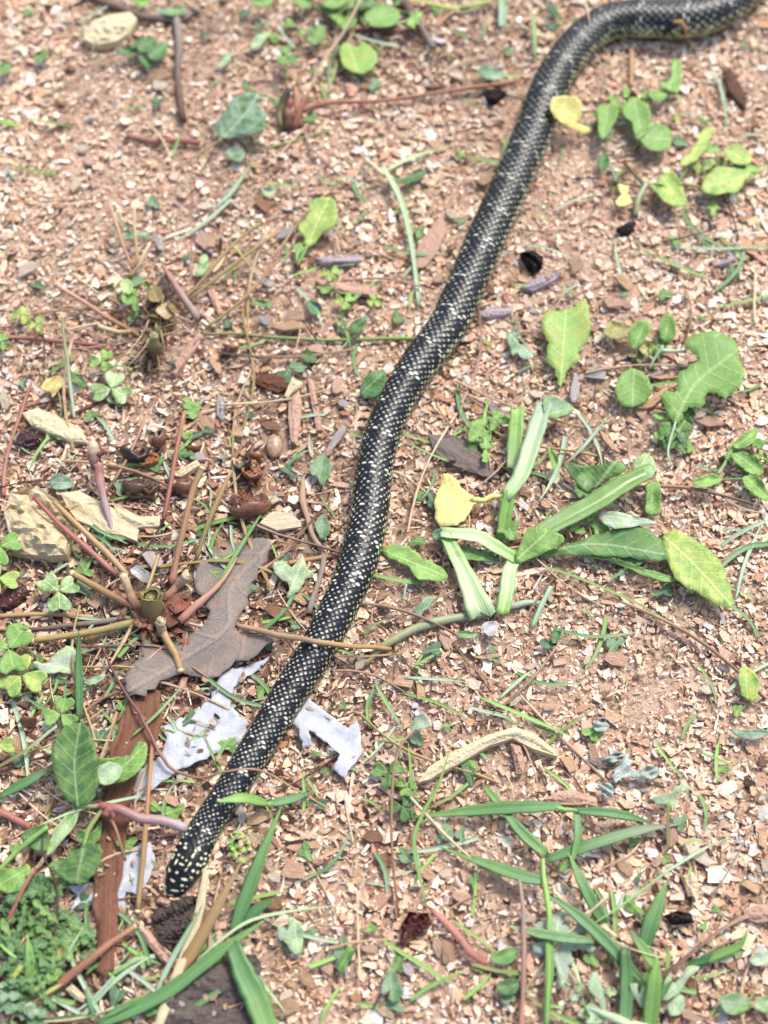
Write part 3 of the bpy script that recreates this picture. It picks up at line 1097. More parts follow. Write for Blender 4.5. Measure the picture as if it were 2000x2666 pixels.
# ================================================================== the snake
def build_snake():
    C0, r0, B0 = SNC, SNR, SNB
    seg = np.concatenate([[0], np.cumsum(np.linalg.norm(np.diff(C0, axis=0), axis=1))])
    total = seg[-1]
    # scale rows: length of a row is a fixed share of the girth
    ss = np.linspace(0, total, 4000)
    rs = np.interp(ss, seg, r0)
    rs = np.maximum(rs, .0078)
    rows = np.concatenate([[0], np.cumsum(np.diff(ss) / (.395 * (rs[1:] + rs[:-1]) / 2))])
    NR = rows[-1]
    COLS = 16
    nl = int(NR * 9)
    s_of = np.interp(np.linspace(0, NR, nl), rows, ss)
    # a finer tip so the snout closes smoothly
    rowc = np.linspace(0, NR, nl)
    C = np.stack([np.interp(s_of, seg, C0[:, i]) for i in range(3)], 1)
    r = np.interp(s_of, seg, r0)
    head_s = total - .0315                       # back of the head
    hf = np.clip((s_of - head_s) / .0315, 0, 1)  # 0..1 along the head
    neck = np.clip((s_of - (head_s - .03)) / .03, 0, 1)
    # smooth the line
    T = np.gradient(C, axis=0); T /= np.linalg.norm(T, axis=1)[:, None]
    S = np.cross(T, [0, 0, 1.0]); S /= np.linalg.norm(S, axis=1)[:, None]
    N = np.cross(S, T)
    k = COLS * 7
    th = np.arange(k) / k * 2 * math.pi          # 0 = top
    # section: slightly flattened loaf; head wide and low with a flat crown
    TH, _ = np.meshgrid(th, rowc)
    R_ = r[:, None]
    flat = .93 - .24 * neck[:, None] ** 2 * (1 - hf[:, None] * .25)
    ex = 2.0 + .7 * hf[:, None]                  # superellipse towards the head
    ca, sa = np.cos(TH), np.sin(TH)
    den = (np.abs(ca) ** ex + np.abs(sa) ** ex) ** (1 / ex)
    cx, cz = sa / den, ca / den
    cz = np.where(cz < 0, cz * .80, cz)          # flat belly
    # scales
    cc = TH / (2 * math.pi) * COLS
    rr = rowc[:, None] + 0 * TH
    best = np.full(TH.shape, 9.0); du = np.zeros(TH.shape); dv = np.zeros(TH.shape); ic = np.zeros(TH.shape, int); ir = np.zeros(TH.shape, int)
    for off in (0, .5):
        q = np.round(cc - off) + off; p = np.round(rr - off) + off
        a, b = cc - q, rr - p
        m = np.abs(a) + np.abs(b)
        u = m < best
        best = np.where(u, m, best); du = np.where(u, a, du); dv = np.where(u, b, dv)
        ic = np.where(u, np.mod(np.round(q * 2), COLS * 2), ic).astype(int); ir = np.where(u, np.round(p * 2), ir).astype(int)
    edge = np.clip(best / .5, 0, 1)
    body = 1 - hf[:, None]
    relief = (1 - edge ** 4) * .00036 + dv * .00042
    relief = relief * np.clip(body * 3 - 2, 0, 1) ** 1 * (R_ / .012)
    # gentle muscle folds along the body
    fold = 1 + .010 * np.sin(s_of / .021)[:, None] * np.cos(TH) + .006 * np.sin(s_of / .0075)[:, None] * np.sin(TH) ** 2
    lat = R_ * cx * fold
    ver = R_ * cz * flat * fold
    # head modelling: brow ridges, snout drop, slightly swollen jaw corners
    hh = hf[:, None]
    ver = ver * (1 - .30 * np.clip(hh - .45, 0, 1)) + R_ * .10 * np.exp(-((hh - .58) / .10) ** 2) * np.exp(-((np.abs(cx) - .72) / .2) ** 2) * (ca > 0)
    lat = lat * (1 - .05 * np.exp(-((hh - .60) / .08) ** 2) * (np.abs(ca) < .6))
    V = C[:, None, :] + S[:, None, :] * lat[..., None] + N[:, None, :] * ver[..., None]
    nrm = S[:, None, :] * sa[..., None] + N[:, None, :] * ca[..., None]
    V = V + nrm * relief[..., None]
    # lower the head so the chin lies on the litter
    V[..., 2] -= (np.interp(s_of, [0, head_s - .03, head_s, total], [0, 0, .0010, .0022]))[:, None]
    px0, py0 = w2p(V)
    gx, gy = (px0 - 380) / .24111, (py0 - 1950) / .24111
    gd = np.full(TH.shape, 1e9)
    for ln in (((500, 1085), (455, 1180), (395, 1285)), ((395, 1285), (330, 1262), (265, 1235)), ((395, 1285), (450, 1330), (500, 1370)), ((330, 1262), (295, 1370)), ((450, 1330), (365, 1405)), ((295, 1370), (365, 1405)), ((295, 1370), (225, 1380)), ((365, 1405), (430, 1460)),
               ((330, 1390), (295, 1470)), ((235, 1450), (295, 1470), (370, 1500)), ((420, 1060), (395, 1100), (300, 1120)), ((560, 1100), (600, 1150), (590, 1210))):
        for (ax_, ay_), (bx_, by_) in zip(ln[:-1], ln[1:]):
            q = np.clip(((gx - ax_) * (bx_ - ax_) + (gy - ay_) * (by_ - ay_)) / ((bx_ - ax_) ** 2 + (by_ - ay_) ** 2), 0, 1)
            gd = np.minimum(gd, np.hypot(gx - ax_ - q * (bx_ - ax_), gy - ay_ - q * (by_ - ay_)))
    groove = np.exp(-(gd / 9) ** 2) * np.clip(hh * 8, 0, 1) * (ca > .1)
    V = V - nrm * (groove * .00035)[..., None]
    lipg = np.exp(-((ca + .22) / .06) ** 2) * np.clip((hh - .22) * 6, 0, 1)
    V = V - nrm * (lipg * .0005)[..., None]
    # ---- colours
    rnd = np.random.default_rng(5)
    nrow = int(NR * 2) + 4
    rv = rnd.uniform(0, 1, (nrow, COLS * 2)); rv2 = rnd.uniform(0, 1, (nrow, COLS * 2)); rv3 = rnd.uniform(0, 1, (nrow, COLS * 2))
    wob = np.round(1.3 * np.sin(np.arange(COLS * 2) * .9) + rnd.normal(0, .5, COLS * 2)).astype(int)
    ang = (np.mod(ic / (COLS * 2) + .5, 1) - .5) * 360       # degrees from the spine
    aa = np.abs(ang)
    rj = rnd.integers(0, 3, nrow // 11 + 3)
    ph = np.mod(ir + wob[ic] + rj[np.clip(ir // 11, 0, len(rj) - 1)], 11)
    A_, B_, C_ = rv[ir, ic], rv2[ir, ic], rv3[ir, ic]
    dorsal = aa < 62
    farrow = np.clip((NR * .66 - rowc) / (NR * .30), 0, 1)[:, None] * np.ones(TH.shape)
    bar = dorsal & (ph == 0) & (A_ < .82 + .15 * farrow)
    gap = dorsal & ((ph == 1) | (ph == 2) | (ph == 3)) & (B_ < .86)
    ru = np.where(bar, .36 + .12 * farrow, .105 + .055 * A_)
    rw = np.where(bar, .17 - .06 * farrow, .11 + .055 * B_)
    side = aa >= 62
    ru = np.where(side, .13 + .15 * A_ + .06 * farrow, ru); rw = np.where(side, .15 + .17 * B_ + .06 * farrow, rw)
    ru = np.where(gap, .10 * C_, ru); rw = np.where(gap, .10 * C_, rw)
    belly = aa > 104
    ru = np.where(belly, .5, ru); rw = np.where(belly, np.where(A_ < .75, .46, .1), rw)
    jx, jy = (rv[(ir + 1) % nrow, ic] - .5) * .16, (rv2[(ir + 1) % nrow, ic] - .5) * .16
    ru = np.where((rv3[(ir + 1) % nrow, ic] < .07) & ~bar, .03, ru)
    sp = ((du - jx) / np.maximum(ru, .01)) ** 2 + ((dv - .04 - jy) / np.maximum(rw, .01)) ** 2
    spot = np.clip((1.25 - sp) / .5, 0, 1)
    cream = np.array(lin((232, 232, 208))); yel = np.array(lin((206, 206, 142))); dull = np.array(lin((152, 152, 126)))
    mixs = np.clip((aa - 45) / 50, 0, 1)[..., None]
    scol = cream * (1 - mixs) + yel * mixs
    far = (np.clip((NR * .66 - rowc) / (NR * .30), 0, 1))[:, None, None] * .9     # towards the tail the speckles are duller
    far = far * (1 - mixs) * (~bar)[..., None]
    scol = scol * (1 - far) + dull * far
    scol = scol * np.where(bar, .85 - .3 * farrow, .30 + .62 * C_)[..., None]
    black = np.array([.004, .004, .0055])
    skin = black * (1 + 1.4 * (1 - edge))[..., None]
    col = skin * (1 - spot[..., None]) + scol * spot[..., None]
    # head plates: black with separate cream marks, placed where the photograph shows them
    px, py = w2p(V)
    hx, hy = (px - 380) / .24111, (py - 1950) / .24111
    hm = [(245, 1300, 34, 16, 62), (332, 1335, 17, 15, 0), (288, 1420, 32, 12, 35), (415, 1410, 40, 16, 14), (390, 1475, 20, 13, 0), (310, 1530, 52, 9, 8), (205, 1475, 38, 8, 62),
          (515, 1150, 38, 12, -58), (470, 1245, 34, 11, -55), (437, 1303, 22, 11, -60), (385, 1245, 30, 12, 25), (325, 1220, 36, 11, -64), (285, 1172, 20, 12, -60), (355, 1145, 13, 13, 0),
          (397, 1172, 11, 11, 0), (440, 1205, 12, 12, 0), (320, 1090, 17, 15, 0), (425, 1065, 18, 17, 0), (432, 1025, 18, 12, 60), (575, 1080, 26, 14, 60), (540, 1097, 16, 13, 0),
          (600, 1182, 19, 13, 90), (645, 1187, 18, 13, 90), (645, 1130, 16, 13, 0), (560, 1248, 18, 14, 45), (590, 1258, 14, 14, 0), (630, 1240, 20, 13, -45), (690, 1215, 34, 14, -50),
          (620, 1305, 26, 12, -50), (560, 1332, 22, 14, -60), (510, 1318, 20, 14, -60), (492, 1390, 18, 12, 0), (440, 1487, 9, 9, 0), (396, 1530, 12, 10, 0), (262, 1582, 34, 7, 12), (690, 1150, 18, 12, -50),
          (370, 1020, 15, 13, 0), (300, 1140, 12, 12, 0)]
    hmask = np.clip((hf[:, None] - .02) / .06, 0, 1) * np.ones(TH.shape)
    mark = np.zeros(TH.shape)
    for (mx, my, a, b, g) in hm:
        g = math.radians(g)
        u = ((hx - mx) * math.cos(g) + (hy - my) * math.sin(g)) / (a * .88)
        v = (-(hx - mx) * math.sin(g) + (hy - my) * math.cos(g)) / (b * .92)
        mark = np.maximum(mark, np.clip((1.3 - (u * u + v * v)) / .5, 0, 1))
    mark = mark * (ca > -.35)
    jaw = (ca < -.30) * 1.0
    hcol = black * 1.1 * (1 - mark[..., None]) + np.array(lin((226, 222, 176))) * mark[..., None]
    hcol = hcol * (1 - jaw[..., None]) + np.array(lin((206, 204, 140))) * (.35 + .65 * (np.sin(rr * 9) > -.2))[..., None] * jaw[..., None]
    hcol = hcol * (1 - .85 * lipg[..., None])
    col = col * (1 - hmask[..., None]) + hcol * hmask[..., None]
    n = nl * k
    Vf = V.reshape(-1, 3)
    i = np.arange(n).reshape(nl, k)
    j = np.roll(i, -1, 1)
    Fq = np.stack([i[:-1], j[:-1], j[1:], i[1:]], -1).reshape(-1, 4).tolist()
    # close both ends
    Vf = np.vstack([Vf, V[0].mean(0), V[-1].mean(0) + T[-1] * r[-1] * .45])
    for q in range(k):
        Fq.append((n, (q + 1) % k, q))
        Fq.append((n + 1, n - k + q, n - k + (q + 1) % k))
    m, nt, bs, new, link = nodes_of('snake_skin')
    c = attr(nt, 'Col').outputs['Color']
    v = texco(nt)
    nz = noise(nt, v, 700, 3, .6)
    link(mixc(nt, 1, c, ramp(nt, nz, [(.3, (.8, .8, .8)), (.65, (1.1, 1.1, 1.1))]), 'MULTIPLY'), bs.inputs['Base Color'])
    rgh = nt.nodes.new('ShaderNodeMapRange')
    link(nz, rgh.inputs[0])
    rgh.inputs[3].default_value = .26; rgh.inputs[4].default_value = .42
    link(rgh.outputs[0], bs.inputs['Roughness'])
    bs.inputs['Specular IOR Level'].default_value = .42
    base = np.array([C[-1][0], C[-1][1], H(C[-1][0], C[-1][1])])
    rt = root('snake', 'long black snake with cream speckles stretched across the wood chips', 'snake', base)
    colf = np.vstack([col.reshape(-1, 3), [black, black * 2]])
    mesh_obj('body', Vf, Fq, m, rt, {'Col': colf})
    # eyes: at the sides of the head, a little ahead of its middle
    ei = int(np.searchsorted(hf, .60))
    em = m_plain('snake_eye', (16, 14, 14), .08, .8, grain=.1)
    for sg in (-1, 1):
        a0 = math.radians(62) * sg
        jx = int(round((a0 % (2 * math.pi)) / (2 * math.pi) * k)) % k
        c0 = V[ei, jx] - nrm[ei, jx] * .0007
        ev, ef = [], []
        for a in range(9):
            for b in range(14):
                p, t = a / 8 * math.pi, b / 14 * 2 * math.pi
                ev.append(c0 + .0021 * np.array([math.sin(p) * math.cos(t), math.sin(p) * math.sin(t), math.cos(p)]))
        for a in range(8):
            for b in range(14):
                ef.append((a * 14 + b, (a + 1) * 14 + b, (a + 1) * 14 + (b + 1) % 14, a * 14 + (b + 1) % 14))
        mesh_obj('eye', ev, ef, em, rt)
    return rt


build_snake()


LANDMARKS = [('forked twig', 470, 60), ('pale weathered chunk', 290, 70), ('wilted grey-green leaf', 620, 300), ('reddish plant crown', 760, 300), ('notched yellow-green leaf', 930, 150), ('bright lobed leaf', 830, 560), ('lavender-grey sliver', 880, 670),
             ('olive cut stub', 400, 900), ('cream wood slab', 120, 1110), ('yellowish wood lump', 100, 1370), ('heap of seed shells', 650, 1270), ('hollow green stub', 395, 1560), ('grey-mauve dead leaf', 560, 1600), ('reddish strap leaf', 300, 2150),
             ('broad-leaved plant', 180, 2000), ('hooked paper scrap', 870, 1930), ('head of the snake', 470, 2260), ('dark bark slab', 570, 2580), ('glossy dark husk', 1075, 2410), ('curved wood strip', 1280, 1930), ('large grass plant', 1430, 2250),
             ('lichen scraps', 1640, 2000), ('T-shaped leaf scrap', 1750, 2080), ('curved grass shoot', 1850, 2480), ('hairy pale shoot', 1580, 2620), ('mown rosette', 1420, 1400), ('yellow lobed leaf', 1180, 1300), ('torn yellow-green leaf', 1480, 880),
             ('big lobed leaf', 1850, 1000), ('three-leaved weed', 1950, 1200), ('yellow torn leaf', 1480, 300), ('straggling weed', 1660, 320), ('pointed-leaved weed', 1850, 450), ('dark cone scale', 1385, 670), ('curved pale shoot', 1070, 600),
             ('thick olive stalk', 1250, 1600), ('stalk crossing the snake', 950, 1680), ('bend of the snake', 1480, 150), ('feathery weeds', 120, 2500), ('bright ragged leaf', 1950, 1780)]


def near(px, py):
    return min(LANDMARKS, key=lambda m: (m[1] - px) ** 2 + (m[2] - py) ** 2)[0]


# ================================================================== wood, bark, leaves and paper lying about
W_PALE = m_wood('cream', 'tan'); W_GREY = m_wood('grey', 'brown'); W_TAN = m_wood('pinktan', 'brown'); W_DARK = m_wood('dkbrown', 'blackish', .8)
W_LICH = m_wood('straw', 'gold', .9); W_LAV = m_wood('lav', 'grey'); W_BARK = m_wood('mauve', 'dkbrown', .5)

slab('wood_chunk', 'pale weathered wood chunk beside the forked brown twig', 'wood', 'A', '360,140 400,90 470,65 560,50 595,80 560,140 500,180 420,190 365,170', 9, m_wood('cream', 'straw', .85), '360,150 590,90', edge=.3)
slab('wood_chunk', 'long cream wood slab behind the cut red stem', 'wood', 'Z8', '165,1180 270,1140 420,1200 600,1300 620,1390 500,1380 350,1320 230,1270', 5, W_PALE, '165,1180 610,1360')
slab('wood_splinter', 'broad cream wood splinter next to the yellowish lichen lump', 'wood', 'C', '260,720 340,710 480,780 600,880 590,920 480,890 330,830 290,780', 4, W_PALE, '260,720 600,900')
slab('wood_splinter', 'stubby cream wood splinter touching the broad one', 'wood', 'C', '490,760 600,820 690,820 690,860 580,870 500,820', 4, W_PALE, '490,770 690,845')
slab('wood_lump', 'yellowish crumbly wood lump among red stems and bright clovers', 'wood', 'C', '20,800 60,720 150,690 280,770 320,880 300,990 190,1010 80,970 30,900', 12, W_LICH, '20,800 310,930', edge=.35, rough=.3, div=14, jag=.03)
slab('wood_splinter', 'small white splinter beside the golden cut stalk', 'wood', 'C', '745,640 850,575 865,600 780,650', 4, W_PALE)
slab('wood_sliver', 'pale lavender-grey sliver behind the yellow-green clover', 'wood', 'Z7', '1070,180 1200,165 1360,160 1375,195 1290,220 1110,215', 4, W_LAV, '1070,190 1370,190')
slab('wood_sliver', 'long pinkish sliver under the small yellow-green clovers', 'wood', 'Z7', '1070,325 1200,340 1480,370 1490,430 1290,420 1100,360', 4, W_TAN, '1070,340 1480,410')
slab('wood_sliver', 'pink-ended pale sliver pointing at the olive stub', 'wood', 'Z8', '1220,880 1320,720 1420,600 1470,620 1390,740 1260,900', 5, m_wood('pinktan', 'pink'), '1230,890 1440,610')
slab('wood_sliver', 'narrow brown-grey sliver lying upright beside the cream leaf scrap', 'wood', 'Z7', '900,1120 970,1060 985,1140 970,1330 950,1420 915,1400 895,1250', 4, m_wood('pinktan', 'grey'), '940,1080 935,1410')
slab('wood_sliver', 'straight tan sliver beside the brown-grey one', 'wood', 'Z7', '1020,980 1060,1000 1125,1320 1085,1330 1050,1150', 3, W_TAN, '1030,990 1110,1330')
slab('wood_sliver', 'grey-pink flat sliver between the olive stems', 'wood', 'Z7', '270,10 330,0 400,100 390,150 340,120', 3, m_wood('lav', 'pinktan'))
slab('wood_sliver', 'tan upright sliver under the olive stems', 'wood', 'Z7', '350,390 400,370 460,540 430,560', 3, W_TAN)
slab('leaf_scrap', 'cream curled scrap at the top of the brown-grey sliver', 'leaf scrap', 'Z7', '870,1100 920,970 990,1000 985,1040 920,1080 890,1120', 4, m_wood('cream', 'straw'))
slab('bark_chip', 'brown glossy bark flake behind the cream scrap', 'bark', 'Z7', '640,1000 720,960 820,950 910,990 900,1040 830,1075 760,1050', 3, m_wood('rust', 'dkbrown', .6))
slab('wood_sliver', 'pointed lavender sliver next to the dark cone scale', 'wood', 'B', '590,1240 680,1190 770,1175 740,1210 640,1255', 4, W_LAV)
slab('wood_sliver', 'pale lavender blunt sliver touching the snake', 'wood', 'B', '395,1365 450,1325 560,1325 555,1355 470,1375', 4, m_wood('lav', 'pinktan'))
slab('husk', 'pointed tan papery husk between snake and curved pale shoot', 'husk', 'B', '250,925 268,1000 230,1090 180,1150 130,1160 150,1060', 3, m_wood('pinktan', 'grey', .8), '250,930 150,1150')
slab('bark_strip', 'dark brown bark strip beside a thin green blade', 'bark', 'B', '1465,300 1500,300 1570,420 1560,470 1490,400', 4, m_wood('brown', 'dkbrown'))
slab('bark_chip', 'dark purple-brown bark chip below the long red stalk', 'bark', 'B', '440,395 500,370 530,400 490,435 450,430', 5, W_DARK)
slab('bark_chip', 'black bark flake above the lavender sliver on bare chips', 'bark', 'B', '1005,985 1060,955 1090,960 1070,1000 1030,1008', 4, W_DARK)
slab('cone_scale', 'dark wrinkled cone scale on open chips near two lavender slivers', 'cone scale', 'B', '590,1090 640,1080 690,1110 685,1150 640,1150 610,1120', 8, m_wood('dkbrown', 'blackish', .7), rough=.4, div=12)
slab('bark_chunk', 'large flat grey-brown bark piece beside the snake and yellow leaf', 'bark', 'D', '190,470 300,470 380,500 450,580 500,650 420,640 300,600 220,540', 3, m_wood('mauve', 'dkbrown', .55), '190,480 500,650')
slab('bark_chunk', 'dark purple-brown bark slab under the broad grass leaf', 'bark', 'E', '690,1500 760,1430 830,1405 890,1350 960,1340 1040,1300 1110,1300 1135,1370 1120,1430 1165,1500 1130,1570 1140,1660 720,1660', 5, m_wood('mauve', 'dkbrown', .34), '700,1500 1150,1480', rough=.3, div=18, jag=.02)
slab('bark_clod', 'dark crumbly bark clod in front of the snake head', 'bark', 'E', '640,1130 740,1062 830,1045 870,1120 850,1200 760,1260 690,1240', 4, m_wood('mauve', 'dkbrown', .26), rough=.55, div=18, jag=.035)
slab('wood_splinter', 'brown split splinter below the cut hairy stem', 'wood', 'E', '590,1195 640,1190 740,1330 735,1350 690,1330 610,1230', 5, W_TAN, '600,1200 735,1345')
slab('wood_splinter', 'frayed pale splinter at the foot of the brown strap leaf', 'wood', 'Z1', '470,1870 520,1830 620,1920 600,1960 540,1940', 4, W_PALE)
slab('wood_chip_block', 'cream block beside the pale dry stalk at the bark slab', 'wood', 'Z1', '1200,1960 1280,1945 1285,2030 1240,2070 1195,2040', 4, W_PALE)
slab('wood_chip_block', 'pinkish square chip in front of the snake snout', 'wood', 'Hd', '110,1650 150,1590 270,1640 230,1710', 5, m_wood('pinktan', 'tan'))
slab('curved_wood', 'curved weathered grey-white wood strip on open chips', 'wood', 'G', '150,560 190,500 300,430 440,350 560,315 650,345 745,420 745,445 640,420 560,375 460,395 330,470 200,540', 9, m_wood('cream', 'grey', .85), '160,550 320,445 470,360 570,340 680,380 745,435', rough=.06, div=18)
slab('wood_splinter', 'pale split prop standing under the curved wood strip', 'wood', 'G', '545,390 590,400 610,480 600,520 575,520', 5, W_TAN)
slab('wood_splinter', 'fibrous tan splinter above the long grass blade', 'wood', 'G', '690,632 740,605 800,590 920,622 922,662 840,655 740,650', 5, m_wood('pinktan', 'gold'), '690,635 920,645')
slab('bark_chip', 'grey-brown bark flake under the lichen scraps', 'bark', 'G', '860,460 950,450 1030,470 1020,500 930,500', 3, m_wood('mauve', 'dkbrown', .7))
slab('wood_chip_block', 'cream ridged chip resting on the crossing grass blades', 'wood', 'Z3', '610,745 650,720 735,800 700,832', 4, W_PALE, '620,740 720,820', base=5)
slab('wood_chip_block', 'tan square chip caught between grass blades', 'wood', 'Z3', '925,815 990,820 985,860 930,850', 4, W_TAN, base=2)
slab('wood_chip_block', 'pinkish chip resting below the cream ridged chip', 'wood', 'Z3', '715,880 770,862 785,885 745,915', 3, m_wood('pinktan', 'tan'), base=3)
slab('dark_clod', 'dark soil clod behind the short curved grass blade', 'soil', 'Z3', '1020,670 1100,640 1190,660 1200,710 1090,730', 6, m_wood('dkbrown', 'blackish', .9), rough=.4)
slab('wood_plate', 'broad pinkish wood plate beside the dark soil clod', 'wood', 'Z3', '1510,640 1600,600 1700,590 1700,700 1600,720 1520,690', 4, m_wood('pinktan', 'brown', .8))
slab('wood_splinter', 'tall pale splinter standing among the large chips', 'wood', 'Z3', '1140,430 1190,395 1230,440 1235,560 1215,590 1170,520', 5, W_PALE, '1170,410 1215,580')
slab('rusty_leaf_strip', 'reddish-brown strip under the feathery green weeds', 'leaf', 'Z1', '0,1710 60,1640 110,1620 90,1680 0,1790', 3, m_wood('rust', 'dkbrown', .7))
slab('seed_pod', 'dark red-brown pod beside the yellowish lump and clovers', 'seed', 'C', '0,1175 40,1120 90,1110 120,1140 70,1190 0,1215', 7, m_plain('dark_pod', (74, 34, 30), .35, .5), edge=.4, rough=.08, smooth=2)
slab('seed_pod', 'dark purple pod beside the long red stem', 'seed', 'C', '70,485 100,450 160,470 165,500 120,515 80,510', 6, m_plain('purple_pod', (66, 36, 42), .4, .4), edge=.4, rough=.1, smooth=2)
slab('seed_husk', 'glossy dark brown husk between dry stems on the chips', 'seed', 'Z4', '1110,730 1120,620 1180,560 1270,570 1290,620 1260,680 1200,700 1150,760', 8, m_plain('dark_husk', (78, 34, 30), .28, .6), '1120,750 1250,580', edge=.3, rough=.25, smooth=1, jag=.03)

# broken seed shells
NUT = 'broken seed shells on the litter'
shell('seed_shell', 'largest dark red-brown broken shell with shiny rim', 'seed shell', 'C', 1080, 790, 95, 62, 10, 'rust', 'dkbrown', .55, .8)
shell('seed_shell', 'orange-lined shell piece inside the dark shell heap', 'seed shell', 'C', 1095, 640, 48, 62, -20, 'rust', 'amber', .5, .8)
shell('seed_shell', 'dark upright shell piece in the shell heap', 'seed shell', 'C', 1045, 595, 42, 50, 30, 'dkbrown', 'brown', .5)
shell('seed_shell', 'amber rounded shell piece at the top of the shell heap', 'seed shell', 'C', 1108, 552, 42, 30, 0, 'amber', 'rust', .42, .8, lift=105)
shell('seed_kernel', 'smooth tan oval kernel beside the shell heap', 'seed', 'C', 1185, 520, 36, 54, 0, 'tan', 'rust', .9, .7, lift=12)
shell('seed_shell', 'dark shell with a bright orange broken edge', 'seed shell', 'C', 585, 555, 66, 48, -15, 'dkbrown', 'brown', .6)
shell('seed_shell', 'bright orange curved shell fragment beside a dark shell', 'seed shell', 'C', 640, 575, 48, 34, 25, 'orange', 'amber', .45)
shell('seed_shell', 'brown hollow shell half below the orange fragment', 'seed shell', 'C', 590, 690, 60, 46, 0, 'brown', 'dkbrown', .5)
shell('seed_shell', 'thin rust shell half touching the brown hollow one', 'seed shell', 'C', 650, 700, 36, 52, 20, 'rust', 'brown', .5)
shell('seed_shell', 'dark brown shell behind the golden cut stalk', 'seed shell', 'C', 795, 690, 48, 44, 0, 'rust', 'dkbrown', .55)
shell('seed_shell', 'small amber shell chip beside the straight red-orange stem', 'seed shell', 'C', 838, 512, 40, 30, 10, 'amber', 'gold', .4, .8, lift=110)
shell('seed_shell', 'orange shell chip above the pink-ended sliver', 'seed shell', 'C', 1000, 85, 40, 34, -20, 'amber', 'orange', .4, .8, lift=100)
shell('seed_shell', 'dark shell edge under the orange chip by the sliver', 'seed shell', 'C', 975, 105, 36, 28, 40, 'dkbrown', 'rust', .5)
shell('seed_shell', 'rust shell fragment behind the dark orange-edged shell', 'seed shell', 'C', 680, 495, 44, 52, 60, 'rust', 'dkbrown', .5)
shell('seed_shell', 'orange-brown shell behind the broad-leaved plant', 'seed shell', 'Z2', 215, 1330, 62, 100, 15, 'rust', 'orange', .42, .7, lift=80)
shell('seed_shell', 'small orange shell bead beside the cut red stem', 'seed shell', 'Z8', 720, 1300, 30, 24, 15, 'orange', 'amber', .42, .8, lift=105)

for lab, pts, c in (('glossy orange-red shell flake on the shell heap', '1062,600 1105,578 1135,630 1118,690 1078,672', 'orange'), ('dark glossy shell flake under the shell heap', '985,770 1030,715 1090,735 1150,720 1170,765 1120,830 1040,840', 'rust'),
                    ('thin orange shell flake in the largest broken shell', '1000,735 1050,705 1070,735 1030,760', 'amber'), ('brown shell flake beside the kernel', '1050,560 1080,540 1085,590 1060,610', 'brown'),
                    ('orange shell flake lying on the dark shell', '600,560 660,545 685,580 640,605 615,590', 'amber'), ('dark red shell flake below the orange one', '530,690 590,660 650,660 690,690 660,740 570,735', 'brown'),
                    ('small red-brown shell flake by the red-orange stem', '765,660 815,645 830,690 800,730 770,715', 'rust')):
    slab('shell_flake', lab, 'seed shell', 'C', pts, 6, m_plain('shell_' + c, c, .22, .6, .6, .55, 260, .3), edge=.3, rough=.22, jag=.03, smooth=2)
# the two big dead leaves and the paper
leaf('dead_leaf', 'large curled grey-mauve dead leaf partly under the snake', 'leaf', 'C', '840,1100 880,1010 960,960 1100,915 1180,930 1140,1020 1090,1110 1060,1200 1020,1300 1080,1330 1220,1335 1110,1410 1000,1460 945,1505 830,1515 720,1520 640,1575 560,1590 530,1540 570,1470 630,1365 700,1400 800,1340 900,1260 880,1180',
     '1180,930 1000,1120 980,1300 800,1430 560,1570', 'grey', 'mauve', z=4.2, spots=.7, rise=1.5, cup=3.5, wave=4.2, ribs=1.6, jag=.012, k=.8, dry=True, div=18, thick=.4)
leaf('dead_leaf', 'long reddish-brown strap leaf lying over white paper', 'leaf', 'E', '590,175 690,165 690,330 640,430 590,470 560,700 530,900 510,1100 500,1250 490,1350 440,1405 412,1250 405,1000 420,800 440,600 480,400 530,270',
     '640,170 600,380 500,620 465,900 455,1200 450,1400', 'rust', 'brown', z=4.0, rise=-1.0, cup=6.5, wave=2.0, mat=m_wood('rust', 'dkbrown', .8, .6, .8), div=16, thick=.5, jag=.007, ribs=.9)
M_PAPER, nt_, bs_, new_, link_ = nodes_of('tissue_paper')
_n = noise(nt_, texco(nt_), 160, 5, .6)
link_(ramp(nt_, _n, [(.35, (.40, .43, .47)), (.62, (.58, .60, .64))]), bs_.inputs['Base Color'])
bs_.inputs['Roughness'].default_value = .9
bump(nt_, bs_, _n, .5, .003)
_sp = ramp(nt_, noise(nt_, texco(nt_), 420, 4, .7), [(.58, (0, 0, 0)), (.68, (1, 1, 1))])
_c = mixc(nt_, mth(nt_, 'MULTIPLY', _sp, .14), ramp(nt_, _n, [(.35, (.50, .52, .55)), (.62, (.66, .675, .69))]), (.40, .31, .24))
link_(_c, bs_.inputs['Base Color'])
thin(nt_, bs_, _c, .3)
PAPER = 'torn white paper by the snake'
leaf('torn_paper', 'long torn white paper strip passing under the snake', 'paper', 'E', '1185,-5 1060,60 950,90 915,190 860,240 780,285 700,318 722,370 690,450 640,470 582,540 570,645 640,600 720,545 820,478 960,430 1050,385 1075,300 990,235 1010,150 1100,80', None, z=2.0, rise=.6, cup=.8, wave=2.6, mat=M_PAPER, smooth=-6, jag=.007, ribs=.7, div=18, thick=.12)
leaf('torn_paper', 'hooked white paper scrap with nothing lying over it', 'paper', 'E', '1230,250 1330,190 1400,250 1500,325 1545,290 1566,440 1510,500 1490,548 1435,500 1470,440 1400,380 1335,335 1350,400 1310,410 1290,330 1250,300', None, z=2.8, rise=3, cup=1.0, wave=2.6, mat=M_PAPER, smooth=-6, jag=.007, ribs=.7, div=18, thick=.12)
leaf('torn_paper', 'small torn white paper between strap leaf and snake head', 'paper', 'E', '545,850 650,815 672,900 640,985 600,1045 542,1030 537,1105 503,1100 515,900', None, z=2.0, rise=.4, cup=.6, wave=2.6, mat=M_PAPER, smooth=-6, jag=.007, ribs=.7, div=18, thick=.12)
